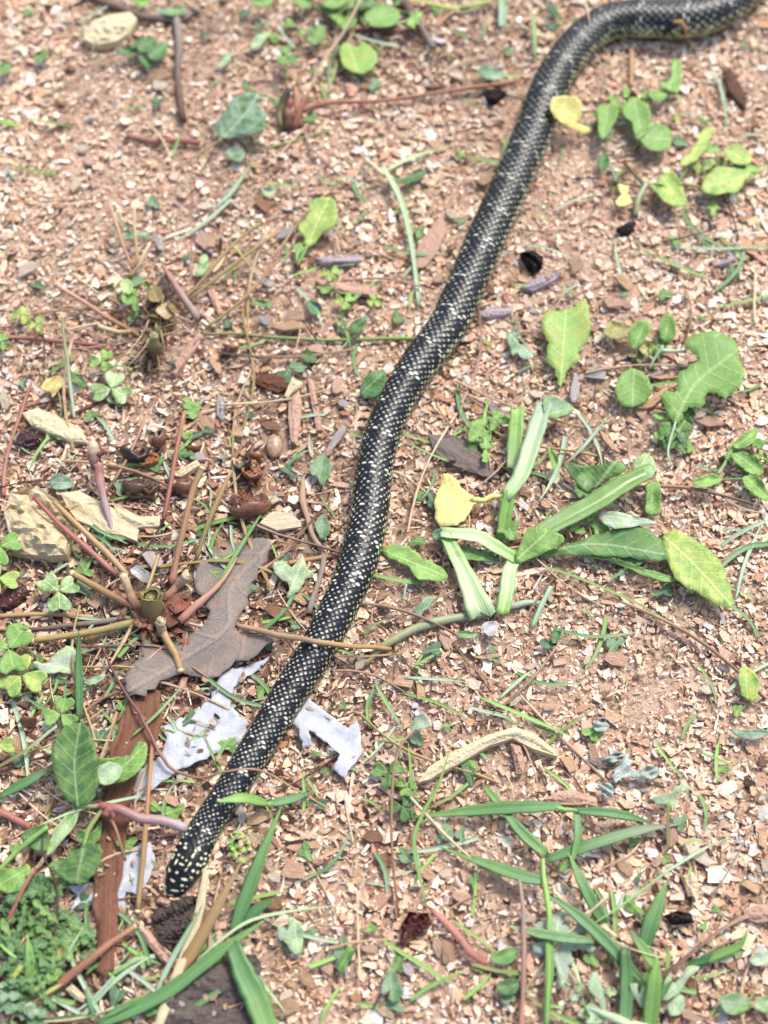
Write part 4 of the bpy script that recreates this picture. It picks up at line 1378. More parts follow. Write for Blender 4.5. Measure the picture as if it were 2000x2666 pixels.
leaf('torn_paper', 'ragged white paper corner between strap leaf and heart-shaped leaf', 'paper', 'E', '285,1010 400,995 420,1000 418,1080 345,1080 300,1120 335,1045', None, z=2.0, rise=.4, cup=.6, wave=2.6, mat=M_PAPER, smooth=-6, jag=.007, ribs=.7, div=18, thick=.12)

# ================================================================== twigs and loose stems
t = root('forked_twig', 'forked brown twig lying beside the pale weathered chunk', 'twig', p2w(460, 50, 0))
tw = stem('main_branch', None, None, 'A', '360,-20 500,30 620,72 740,85 800,70 850,40', [34, 40, 38, 30], 'brown', 'grey', t, wood=True, rough=.1)
stem('side_branch', None, None, 'A', '760,82 775,200 765,340 790,515', [44, 40, 36], 'grey', 'brown', t, wood=True, rough=.1)
stem('twiglet', None, None, 'A', '345,190 480,160 600,110 670,88', [10, 16], 'grey', 'brown', t, wood=True)
stem('broken_twig', 'short thick brown twig near the dark red stem', 'twig', 'B', '50,-20 140,90 210,195', [44, 36], 'brown', 'grey', wood=True, rough=.1)
stem('red_stalk', 'dark red stem behind the notched yellow-green leaf', 'stem', 'A', '1525,128 1659,134 1780,132 1800,130', 24, 'purple', 'red')
stem('red_stalk', 'short pink-red stem under the wilted grey-green leaf', 'stem', 'A', '555,585 700,602 850,615', [26, 32, 30], 'pink', 'red')
stem('dry_straw', 'thin tan straw on open sawdust below the pale chunk', 'straw', 'A', '180,415 340,330 505,250', 9, 'straw', 'tan')
stem('dry_straw', 'pinkish dry straw crossing a thin green stem', 'straw', 'A', '1150,722 1270,600 1370,480', [14, 12], 'pinktan', 'straw')
stem('green_stalk', 'thin brownish-green stem below the reddish plant crown', 'stem', 'A', '1060,655 1250,615 1420,560', 12, 'olive', 'green')
stem('dry_straw', 'short cream straw standing by the bright lobed leaf', 'straw', 'A', '1430,935,9 1450,1010,5 1468,1095,2', 12, 'cream', 'straw')
stem('long_stalk', 'long brownish-green stem running to the snake from the olive stub', 'stem', 'Z7', '340,690 590,685 900,716 1250,725 1659,720 1720,722', [20, 28, 30, 28], 'olive', 'green')
stem('red_stalk', 'thin pink-red stem lying flat between small clovers and olive stub', 'stem', 'Z8', '60,640 230,638 400,655 760,690', [34, 40, 30], 'pink', 'red')
stem('upright_stalk', 'tall straight hairy olive stem beside a yellow withered leaf', 'stem', 'Z8', '450,490,22 470,700,16 505,950,8 532,1210,2', [26, 32, 32, 30], 'olive', 'greyg', fuzz=90)
t = root('red_vine', 'branched pink-red stem curving past the cream wood slab', 'stem', p2w(30, 1240, 0))
stem('stem', None, None, 'Z8', '232,955 165,1120 95,1340 45,1560 25,1760', [30, 36, 34, 36], 'red', 'pink', t)
stem('branch', None, None, 'Z8', '160,1140 300,1100 500,1070', [28, 24], 'red', 'rust', t)
stem('broken_twig', 'brown twig behind the cream wood slab', 'twig', 'Z8', '480,1215 600,1150 745,1080', [34, 30], 'rust', 'brown', wood=True)
stem('red_stalk', 'straight red-orange dry stem between the seed shells', 'stem', 'C', '797,375,14 750,600,7 710,832,3', [20, 22], 'orange', 'red', fuzz=40)
t = root('cut_red_stalk', 'cut pink stem with a red joint and pale top', 'stem', p2w(285, 1380, 0))
stem('shaft', None, None, 'C', '415,590,16 430,680,11 455,780,6 482,880,2', [50, 46, 34, 22], 'pink', 'lav', t)
stem('joint', None, None, 'C', '400,505,22 405,535,20 415,600,16', [40, 66, 54], 'cream', 'purple', t)
stem('bud', None, None, 'C', '425,560,20 450,545,22 470,540,24', [30, 22], 'purple', 'pink', t)
stem('grey_twig', 'thin grey twig lying along a golden cut stalk', 'twig', 'C', '-20,1312 200,1302 400,1275 565,1258', [16, 28, 30], 'brown', 'grey', wood=True)
stem('dry_stalk', 'brown-gold dry stalk lying next to the thin grey twig', 'stem', 'C', '-20,1245 200,1245 400,1258', [24, 26], 'gold', 'tan')
stem('dry_stalk', 'orange-brown stalk lying between dead leaf and snake', 'stem', 'C', '985,1090 1200,1030 1450,985 1490,975', [30, 28, 20], 'orange', 'tan')
stem('crossing_stalk', 'tan stalk lying across the back of the snake', 'stem', 'C', '1015,1298,4 1150,1318,12 1290,1345,21 1400,1362,23 1520,1380,13 1680,1398,3', [30, 32, 30, 22], 'tan', 'gold', fuzz=60)
stem('olive_stalk', 'thick curved olive stalk below the mown rosette', 'stem', 'D', '690,1195 590,1200 480,1220 300,1262 130,1320 0,1382 -80,1450', [26, 40, 44, 46, 44, 34], 'greyg', 'olive', fuzz=60)
stem('pointed_straw', 'bent brown-grey dry stem between shells and snake', 'stem', 'C', '1310,670 1310,780 1350,900 1405,985 1385,1090 1340,1240', [24, 34, 34, 28, 34], 'tan', 'grey', wood=True)
stem('dry_straw', 'pinkish straw leaning on the hollow-stub weed', 'straw', 'C', '590,1235,5 640,1300,4 680,1362,3', [12, 18], 'pinktan', 'tan')
stem('purple_stalk', 'thin purple-red stem bending over strap leaf and snake neck', 'stem', 'X',
     '266,1686,4 307,1769,6 347,1834,9 376,1881,10 401,1935,9 425,1976,9 460,2006,8 520,2026,14 575,2012,23 636,2004,24 690,2010,10 760,2050,4 860,2108,2', [6, 11, 12, 11, 9, 8, 7, 5], 'purple', 'tan', n=8)
stem('dry_straw', 'olive straw bent over the paper strip behind strap leaf', 'straw', 'E', '508,612 700,552 850,462 985,380', [10, 15, 12], 'gold', 'olive')
stem('golden_stalk', 'straight golden stalk beside the reddish strap leaf', 'stem', 'E', '600,1120,3 622,800,10 642,600,13 658,390,6', [30, 30, 28, 20], 'gold', 'orange', cut='cream')
stem('hairy_stalk', 'hairy dark red stem crossing the tip of the strap leaf', 'stem', 'E', '590,1182,6 450,1282,8 300,1402,5 165,1515,3', [30, 36, 40, 42], 'orange', 'red', fuzz=420, cut='straw')
stem('red_stalk', 'slim red stem rising under the broad leaves', 'stem', 'E', '18,1205,3 80,1060,9 142,935,14', [24, 22], 'red', 'pink')
stem('red_stub', 'thick short pink-red stub beside the broad-leaved plant', 'stem', 'E', '-5,680 60,715 125,755', [40, 46, 36], 'pink', 'red')
stem('black_stalk', 'thin blackish wiry stem among the feathery weeds', 'stem', 'E', '190,770,12 185,860,14 245,1010,10 240,1180,7 215,1320,5 150,1445,2', [8, 12, 14, 12], 'dkbrown', 'brown')
stem('dry_strip', 'thick pale dry stalk with grey patches below the snake head', 'stem', 'E', '895,945,5 862,1100,5 785,1345,5 700,1550,4 660,1640,3', [40, 52, 52, 54], 'cream', 'straw', flat=.45, mat=m_wood('cream', 'grey'), k=12)
blade('dried_strand', 'golden dried blade leaning beside the pale dry stalk', 'blade', 'E', '780,1370,4 850,1260,8 950,1080,14 1052,885,18', [56, 54, 44, 30], 'gold', 'tan')
stem('cut_green_stalk', 'short hairy green cut stem beside the strap leaf tip', 'stem', 'E', '480,1395 570,1335 670,1312', [26, 34, 34], 'green', 'greyg', fuzz=80)
stem('red_stalk', 'red-pink blade-like stem beside the glossy dark husk', 'stem', 'G', '205,1105,6 310,1210,5 380,1290,4 435,1345,3', [36, 46, 42, 20], 'pink', 'red', flat=.5)
stem('pink_stalk', 'long straight pinkish stem crossing the grass plant', 'stem', 'G', '590,985,14 600,1150,12 602,1300,8 598,1480,4 592,1640,2', [18, 26, 28, 30], 'mauve', 'pink')
stem('dry_straw', 'tall thin brown straw beside the small dark clover', 'straw', 'G', '130,330,20 75,400,18 40,540,14 38,850,8 62,1140,3', [10, 14, 14, 16], 'tan', 'rust')
stem('dry_straw', 'long straight tan straw beside the curved wood strip', 'straw', 'G', '575,170 760,360 990,580', [10, 18, 14], 'straw', 'tan')
stem('grey_straw', 'thin grey stalk leaning over the large chips', 'straw', 'G', '1605,725,14 1480,960,8 1405,1085,2', [6, 10, 11], 'grey', 'mauve')
stem('dry_straw', 'short tan straw propped by the short curved grass blade', 'straw', 'Z3', '1070,1020,2 1180,900,6 1310,730,9', [14, 14], 'straw', 'tan')
stem('pale_thread', 'pale dry tendril draped over the bend of the snake', 'tendril', 'B', '868,20,27 884,80,27 893,190,12 940,285,5 968,375,2', [9, 11, 11, 8], 'straw', 'grey')
stem('husk_bit', 'small orange-brown husk bit clinging to the snake', 'husk', 'B', '1255,92,22 1285,95,22 1300,120,19 1312,162,12', [16, 26, 22, 10], 'gold', 'amber')
stem('dry_straw', 'pale cream straw standing alone on bare chips', 'straw', 'B', '1605,1180,4 1602,1290,3 1598,1395,2', 14, 'cream', 'straw')
stem('dry_straw', 'slanting straw on bare chips between dark flakes', 'straw', 'B', '1415,1105 1350,1250', 9, 'straw', 'tan')
stem('dry_straw', 'tan straw standing against the snake belly', 'straw', 'B', '1062,165 1068,260 1070,370', [30, 24], 'tan', 'gold', flat=.6)
stem('dry_straw', 'long pale straw on chips below the crossing blade', 'straw', 'Z4', '893,460,4 897,700,3 905,945,3', [8, 16, 16], 'straw', 'cream')
stem('dry_straw', 'slim brown straw on chips above the pale thin seed stem', 'straw', 'Z4', '630,300 700,420 760,540', [12, 14], 'straw', 'tan')
stem('dry_straw', 'tan straw beside the snake on the chips near its neck', 'straw', 'Z4', '828,-30 845,80 868,195', [14, 18], 'pinktan', 'straw')
stem('dry_straw', 'orange dry straw crossing chips beside the broad grass leaf', 'straw', 'Z4', '400,690 530,870 640,990 735,1085', [9, 12, 10], 'gold', 'amber')
stem('tan_straw', 'reddish straw lying beside the snake over the dark bark', 'straw', 'D', '440,532 520,610 650,640 760,660', [10, 16, 12], 'tan', 'rust')
stem('dry_straw', 'thin dark straw lying on chips below the olive stalk', 'straw', 'Z5', '640,660 720,760 880,890 1040,1100', [12, 16, 10], 'brown', 'dkbrown')
stem('pale_straw', 'cream straw bit on the grey dead leaf', 'straw', 'Z2', '1395,705 1460,760 1550,820', [34, 40, 30], 'cream', 'straw')
stem('white_straw', 'pale straw loop at the top of the curved green shoot', 'straw', 'B', '-80,690,6 -20,735,9 40,770,5', [20, 30, 16], 'cream', 'straw')

# ================================================================== grass blades lying singly
G1 = [
 ('broad light strap leaf standing in the feathery weeds', 'Z1', '190,1890,3 215,1680,9 195,1470,12', [60, 76, 50], 'green', 'bright', 1),
 ('slim pale blade between feathery weeds and strap leaf', 'Z1', '395,1790,3 500,1590,9 605,1415,11', [16, 24, 20], 'greyg', 'palegreen', 1),
 ('yellow-green blade curling in the feathery weeds', 'Z1', '20,1870,3 120,1750,8 195,1630,9', [24, 44, 34], 'ygreen', 'olive', 1),
 ('yellow blade lying over the hairy red stem foot', 'Z1', '240,1970,3 360,1880,7 460,1825,6', [20, 34, 24], 'ygreen', 'olive', 1),
 ('light bent stalk between clover and feathery weeds', 'Z1', '0,1545,8 80,1615,9 155,1670,6', [18, 24, 16], 'bright', 'palegreen', 0),
 ('dark blade lying below the strap leaf tip', 'Z1', '615,1870 660,2000 705,2125', [20, 32, 22], 'bgreen', 'dkgreen', 1),
 ('dark broad blade lying under the grey-green feathery weed', 'Z1', '250,2105 480,2080 720,2060', [30, 46, 34], 'dkgreen', 'bgreen', 1),
 ('green grass blade beside the strap leaf tip', 'Z1', '620,1760 690,1700 800,1690', [18, 28, 18], 'bgreen', 'dkgreen', 1),
 ('curved pale green shoot with whitish head beside the papery husk', 'B', '-5,720,10 70,860,7 118,1050,5 152,1320,2', [22, 26, 22, 18], 'palegreen', 'greyg', 0),
 ('dark green upright blade rising beside the clovers', 'Z2', '572,1300,3 570,1000,12 566,650,20', [54, 60, 36], 'bgreen', 'dkgreen', 1),
 ('narrow dark blade under the green clover behind the big broad leaf', 'Z2', '160,1140,6 330,1240,4 510,1345,2', [20, 34, 24], 'bgreen', 'dkgreen', 2),
 ('green blade crossing the top of the strap leaf', 'E', '570,360,6 680,262,7 800,130,6', [10, 14, 12], 'green', 'greyg', 1),
 ('slender green blade from the red stem towards the shells', 'C', '900,1200,4 1010,1000,8 1190,715,5', [10, 20, 16], 'green', 'bgreen', 1),
 ('wide green blade beside the snake neck', 'E', '1010,1200,4 1060,1060,8 1130,880,12 1215,665,14', [56, 62, 56, 40], 'bgreen', 'green', 1),
 ('short dark green blade branching from the wide one', 'E', '1050,1180,4 1110,1110,8 1185,1068,10', [44, 46, 36], 'bgreen', 'dkgreen', 1),
 ('long dark green blade over the bark slab', 'E', '420,1610,3 700,1480,6 950,1290,9 1145,1155,10', [56, 60, 56, 40], 'bgreen', 'green', 1),
 ('broad folded grass leaf hanging over the bark slab', 'E', '1010,1275,10 1060,1400,10 1110,1500,9 1165,1660,7', [70, 100, 110, 100], 'bgreen', 'green', 0),
 ('greyish green stalk parallel to the pale dry stalk', 'E', '670,1480,3 740,1330,5 820,1190,7 880,1080,6', [20, 26, 22, 14], 'greyg', 'bgreen', 1),
 ('thin pale seed stem arching over the chips', 'E', '845,1335,4 960,1235,7 1100,1150,8 1330,1105,6 1565,1085,3', [10, 16, 14, 8], 'palegreen', 'greyg', 1),
 ('short light green blade beside the snout', 'E', '990,1082,4 1120,1052,5 1255,1028,4', [14, 18, 12], 'bright', 'green', 1),
 ('narrow green blade beside the long dark green one', 'E', '410,1600,3 530,1530,5 680,1460,5', [14, 30, 20], 'bgreen', 'green', 2),
 ('bright green curl under the long dark blade', 'E', '935,1340 990,1400 985,1460', [20, 28, 20], 'green', 'bright', 1),
 ('thin blade beside the broad folded grass leaf', 'Z4', '-60,1140,4 110,1020,5 255,940,4', [26, 34, 20], 'bgreen', 'dkgreen', 1),
 ('pale arched blade behind the heart-shaped leaf', 'E', '175,742,12 340,678,14 480,645,14 605,618,10', [8, 14, 14, 12], 'palegreen', 'greyg', 0),
 ('dark green blade slanting under the broad leaf plant', 'E', '0,620,3 110,560,6 235,490,4', [30, 44, 34], 'bgreen', 'dkgreen', 1),
 ('pale green stem slanting behind the big broad leaf', 'Z2', '-20,1655,6 190,1530,9 405,1355,6', [24, 30, 30], 'olive', 'greyg', 0),
 ('bright long blade beside the curved wood strip', 'G', '415,192,4 620,280,5 835,373,3', [14, 20, 16], 'bright', 'green', 1),
 ('short pale blade above the bright long one', 'G', '500,195 570,130 642,72', [12, 18, 12], 'greyg', 'palegreen', 1),
 ('flat greyish blade touching the bright long one', 'G', '365,235 440,255 520,275 580,310', [14, 20, 14], 'greyg', 'green', 1),
 ('pale green blade lying on chips below the olive stalk', 'Z5', '430,1005 650,1020 900,1040', [20, 26, 16], 'greyg', 'green', 1),
 ('short green blade lying on chips under the olive stalk', 'Z5', '505,920 600,865 715,805', [18, 24, 14], 'green', 'bgreen', 1),
 ('green blade running down from the olive stalk end', 'Z5', '215,1060 300,1200 415,1390', [24, 32, 20], 'green', 'greyg', 1),
 ('blue-green blade crossing the end of the olive stalk', 'Z5', '1480,350 1410,490 1345,640', [36, 38, 40], 'greyg', 'bgreen', 0),
 ('thin green blade standing by the dark clover', 'G', '122,710,3 118,550,8 105,380,12', [12, 16, 12], 'green', 'bright', 1),
 ('long thin green stalk bending past the dark clover', 'G', '180,1080,3 130,830,8 170,690,11 240,560,14 305,335,18', [14, 18, 16, 16, 8], 'green', 'bright', 1),
 ('bright green stalk lying beside the glossy husk', 'G', '-10,1240 100,1310 230,1390 310,1440', [14, 20, 18, 12], 'bright', 'green', 1),
 ('light green stalk between glossy husk and toothed leaf', 'G', '110,1505 200,1440 355,1370', [16, 20, 14], 'green', 'bright', 1),
 ('thin olive stem curving beside the red-pink stem', 'G', '290,1150 400,1230 540,1330', [10, 14, 8], 'bright', 'olive', 1),
 ('yellowish stem end under the pinkish straight stem', 'G', '380,1345 480,1370 590,1385', [18, 22, 20], 'olive', 'green', 0),
 ('thin green blade beside the dark brown bark strip', 'B', '1418,275 1465,420 1485,575', [8, 16, 10], 'greyg', 'green', 2),
 ('thin pale blade on bare chips near the cream straw', 'B', '1260,1070 1450,1075 1680,1064', [8, 14, 10], 'greyg', 'green', 0),
 ('green blade lying between cream straw and big lobed leaf', 'B', '1428,1332 1540,1305 1680,1272', [8, 14, 16], 'green', 'bright', 0),
 ('green blade standing by the snake bend', 'B', '655,250,2 648,120,8 638,20,10', [16, 20, 10], 'green', 'greyg', 1),
 ('broad pale blade piece near the snake bend', 'B', '510,110 512,50 505,-15', [36, 40, 30], 'greyg', 'green', 0),
 ('whitish green straw lying near the snake bend', 'B', '610,118 665,145 735,162', [12, 18, 12], 'cream', 'palegreen', 0),
 ('yellow-green stem lying behind the thick brown twig', 'B', '95,-10 290,30 380,18 470,5', [12, 18, 16], 'ygreen', 'olive', 0),
 ('dark green blade touching the snake bend', 'B', '690,10 740,60 790,110', [16, 24, 16], 'dkgreen', 'bgreen', 1),
 ('pale blade joined to the head of the curved shoot', 'B', '0,742 120,680 280,632', [14, 22, 10], 'palegreen', 'green', 1),
 ('green blade leaning along the snake side', 'B', '505,700 535,620 560,560', [22, 32, 18], 'green', 'greyg', 1),
 ('pale green clipping below the wilted grey-green leaf', 'A', '935,892 1000,830 1092,700', [14, 26, 16], 'greyg', 'green', 1),
 ('brown-green thin blade beside the pink-red stem', 'A', '745,680 765,620 785,560', [10, 14, 8], 'green', 'olive', 1),
 ('thin stem beside the grey-green leaf on open sawdust', 'A', '90,505 220,530 350,555', [8, 12, 8], 'green', 'olive', 1),
 ('bright green blade tip on open sawdust', 'A', '-20,520 40,535 100,550', [16, 26, 12], 'bright', 'green', 1),
 ('grey blue bent blade between round leaf and cut rosette', 'Z6', '395,1095,3 510,990,7 610,870,7 690,770,4', [16, 24, 22, 12], 'greyg', 'bgreen', 2),
 ("thin blade beside the tip of the rosette's yellowish leaf", 'D', '1520,1180 1560,1020 1640,830', [10, 18, 12], 'greyg', 'palegreen', 1),
 ('faint green stem running out from under the rosette', 'D', '690,1035 850,1090 1100,1200 1320,1330', [10, 14, 12, 8], 'green', 'olive', 1),
 ('bright thin upright stem beside the teal leaf strip', 'G', '1440,560 1435,450 1455,350', [12, 18, 10], 'bright', 'green', 1),
 ('green stem lying across the bright thin upright one', 'G', '1370,430 1450,465 1550,495', [10, 14, 8], 'green', 'bright', 1),
 ('thin upright stem with a T-shaped leaf above it', 'G', '1228,845,2 1226,730,6 1228,650,9', [14, 16, 12], 'olive', 'green', 0),
 ('green straw among clippings by the curved grass shoot', 'Z3', '1200,1065 1320,1040 1435,1005', [12, 18, 12], 'green', 'palegreen', 1),
 ('long yellow-green thin stem over the dull green leaf', 'Z3', '1330,1290 1450,1240 1560,1170 1620,1060', [8, 12, 10], 'bright', 'olive', 1),
 ('white-green thin root lying across the grass plant', 'Z3', '640,790,9 800,870,9 950,920,8 1150,968,4', [5, 8, 8, 6], 'cream', 'palegreen', 0),
 ('second pale root running beside the first one', 'Z3', '760,765,8 850,830,8 960,880,7 1060,930,5', [5, 8, 7, 5], 'cream', 'palegreen', 0),
 ('pale fallen stem under the grass plant', 'Z3', '430,900,3 490,1060,4 530,1265,3', [12, 18, 14], 'palegreen', 'greyg', 1),
]
for lab, rg, s, w, ca, cb, tp in G1:
    blade('grass_strand', lab, 'grass', rg, s, w, ca, cb, tip=tp, fold=.9)

t = root('grass_sprig', 'two-leaved green sprig lying over the snake neck', 'grass', p2w(697, 2093, 0))
blade('blade', None, None, 'E', '1155,650,8 1050,628,18 935,642,21', [40, 50, 34], 'green', 'bright', t, fold=.5)
blade('blade', None, None, 'E', '1160,652,8 1260,632,6 1358,598,5', [36, 42, 24], 'bgreen', 'dkgreen', t, fold=.6)
stem('node', None, None, 'E', '1146,650,7 1156,651,8 1170,652,7', [22, 26, 22], 'green', 'green', t)
stem('stem', None, None, 'E', '1158,652,7 1170,700,4 1190,760,2', [12, 10], 'green', 'olive', t)

# ================================================================== the large grass plant, lower right
t = root('grass_plant', 'large green grass plant with crossing blades on clean chips', 'grass', p2w(1430, 2666, 0))
stem('stem', None, None, 'G', '692,900,10 698,1000,10 708,1150,9 712,1300,7 700,1640,3', [20, 30, 30, 28, 22], 'bright', 'green', t)
stem('stem', None, None, 'G', '750,668,10 800,676,10 835,684,10', [26, 24], 'bright', 'green', t)
stem('node', None, None, 'G', '665,870,8 700,905,9 740,940,7', [16, 22, 14], 'purple', 'brown', t)
GP = [('760,664,10 600,668,10 400,680,7 110,712,3', [46, 56, 54, 40], 'bgreen', 'green', 1), ('830,682,10 960,690,10 1060,708,7 1160,738,3', [34, 44, 40, 30], 'bgreen', 'dkgreen', 1),
      ('705,892,8 900,828,10 1100,768,8 1285,738,3', [50, 54, 48, 36], 'bgreen', 'mauve', 1), ('530,700,9 600,780,8 690,862,7', [34, 54, 50], 'bgreen', 'green', 0),
      ('830,690,10 838,790,11 812,900,10', [32, 38, 20], 'bgreen', 'green', 0), ('700,985,9 600,968,9 450,915,7 245,840,3', [46, 56, 52, 30], 'bgreen', 'green', 1),
      ('945,1160,5 890,1060,9 840,960,11 795,860,12', [60, 52, 44, 24], 'bgreen', 'green', 1), ('705,1045,10 830,1130,10 960,1250,9 1080,1380,7 1160,1475,4', [40, 54, 56, 50, 36], 'bgreen', 'dkgreen', 2),
      ('900,1245,9 780,1232,11 650,1208,10 530,1178,7', [34, 44, 40, 26], 'bgreen', 'palegreen', 1), ('430,575,4 470,620,6 520,680,7', [20, 36, 20], 'green', 'bgreen', 2),
      ('760,940,6 790,915,8 820,895,9', [26, 30, 20], 'bright', 'green', 1), ('710,1200,9 715,1380,7 698,1620,3', [34, 38, 22], 'green', 'bgreen', 0)]
for s, w, ca, cb, tp in GP:
    blade('blade', None, None, 'G', s, w, ca, cb, t, tip=tp, fold=.9)
t = root('grass_plant', 'smaller grass plant with one bright upright blade near the fuzzy shoot', 'grass', p2w(1690, 2690, 0))
GP2 = [('1145,1640,3 1165,1450,14 1182,1310,20', [70, 66, 40], 'green', 'bright', 1), ('1040,1600,4 1048,1430,9 1042,1290,12', [60, 56, 44], 'bgreen', 'dkgreen', 0),
       ('1120,1270,5 1160,1150,10 1222,985,12', [64, 70, 44], 'bgreen', 'green', 1), ('1165,1350,6 1120,1280,8 1060,1195,9', [54, 46, 30], 'green', 'bgreen', 1),
       ('1160,1540,5 1210,1460,9 1255,1405,11', [22, 26, 16], 'bgreen', 'dkgreen', 1), ('1225,1370,8 1226,1330,10 1228,1275,12', [16, 18, 12], 'bright', 'green', 0)]
for s, w, ca, cb, tp in GP2:
    blade('blade', None, None, 'G', s, w, ca, cb, t, tip=tp, fold=.9)
t = root('grass_shoot', 'short dark curved grass shoot beside the dark soil clod', 'grass', p2w(1800, 2510, 0))
blade('blade', None, None, 'Z3', '1230,960,3 1380,905,8 1490,850,12 1535,750,16', [60, 56, 46, 26], 'green', 'bright', t)
blade('blade', None, None, 'Z3', '1170,965,3 1260,950,5 1330,880,8', [40, 50, 24], 'dkgreen', 'bgreen', t)
t = root('seed_stalk', 'thin bending seed stem crossing the large grass plant', 'grass', p2w(1525, 2415, 0))
stem('stem', None, None, 'G', '870,1192,6 1000,1108,10 1200,960,11 1350,860,8 1495,798,4', [8, 12, 14, 14, 8], 'bright', 'greyg', t, k=6)
stem('spikelet', None, None, 'G', '1200,958,11 1300,895,10 1400,838,8', [14, 18, 10], 'greyg', 'palegreen', t, k=6)
t = root('fuzzy_shoot', 'hairy pale green shoot with small lobed leaves', 'weed', p2w(1620, 2660, 0))
stem('stem', None, None, 'G', '1130,1610,4 1040,1590,6 960,1560,8 890,1530,9', [50, 48, 36, 20], 'palegreen', 'greyg', t, fuzz=300)
for s, md in (('900,1380 930,1400 950,1480 965,1560 945,1565 920,1490 880,1450', '955,1560 915,1400'), ('955,1560 900,1520 870,1535 890,1570 870,1600 940,1600', '955,1575 880,1555'),
              ('1190,1490 1220,1400 1240,1380 1250,1430 1290,1390 1320,1350 1365,1360 1320,1400 1280,1460 1230,1500', '1200,1495 1340,1360'), ('1060,1440 1095,1430 1100,1480 1120,1440 1140,1500 1110,1530', '1110,1530 1085,1440')):
    leaf('leaf', None, None, 'G', s, md, 'palegreen', 'greyg', z=6, rise=4, cup=1.5, parent=t, jag=.01)

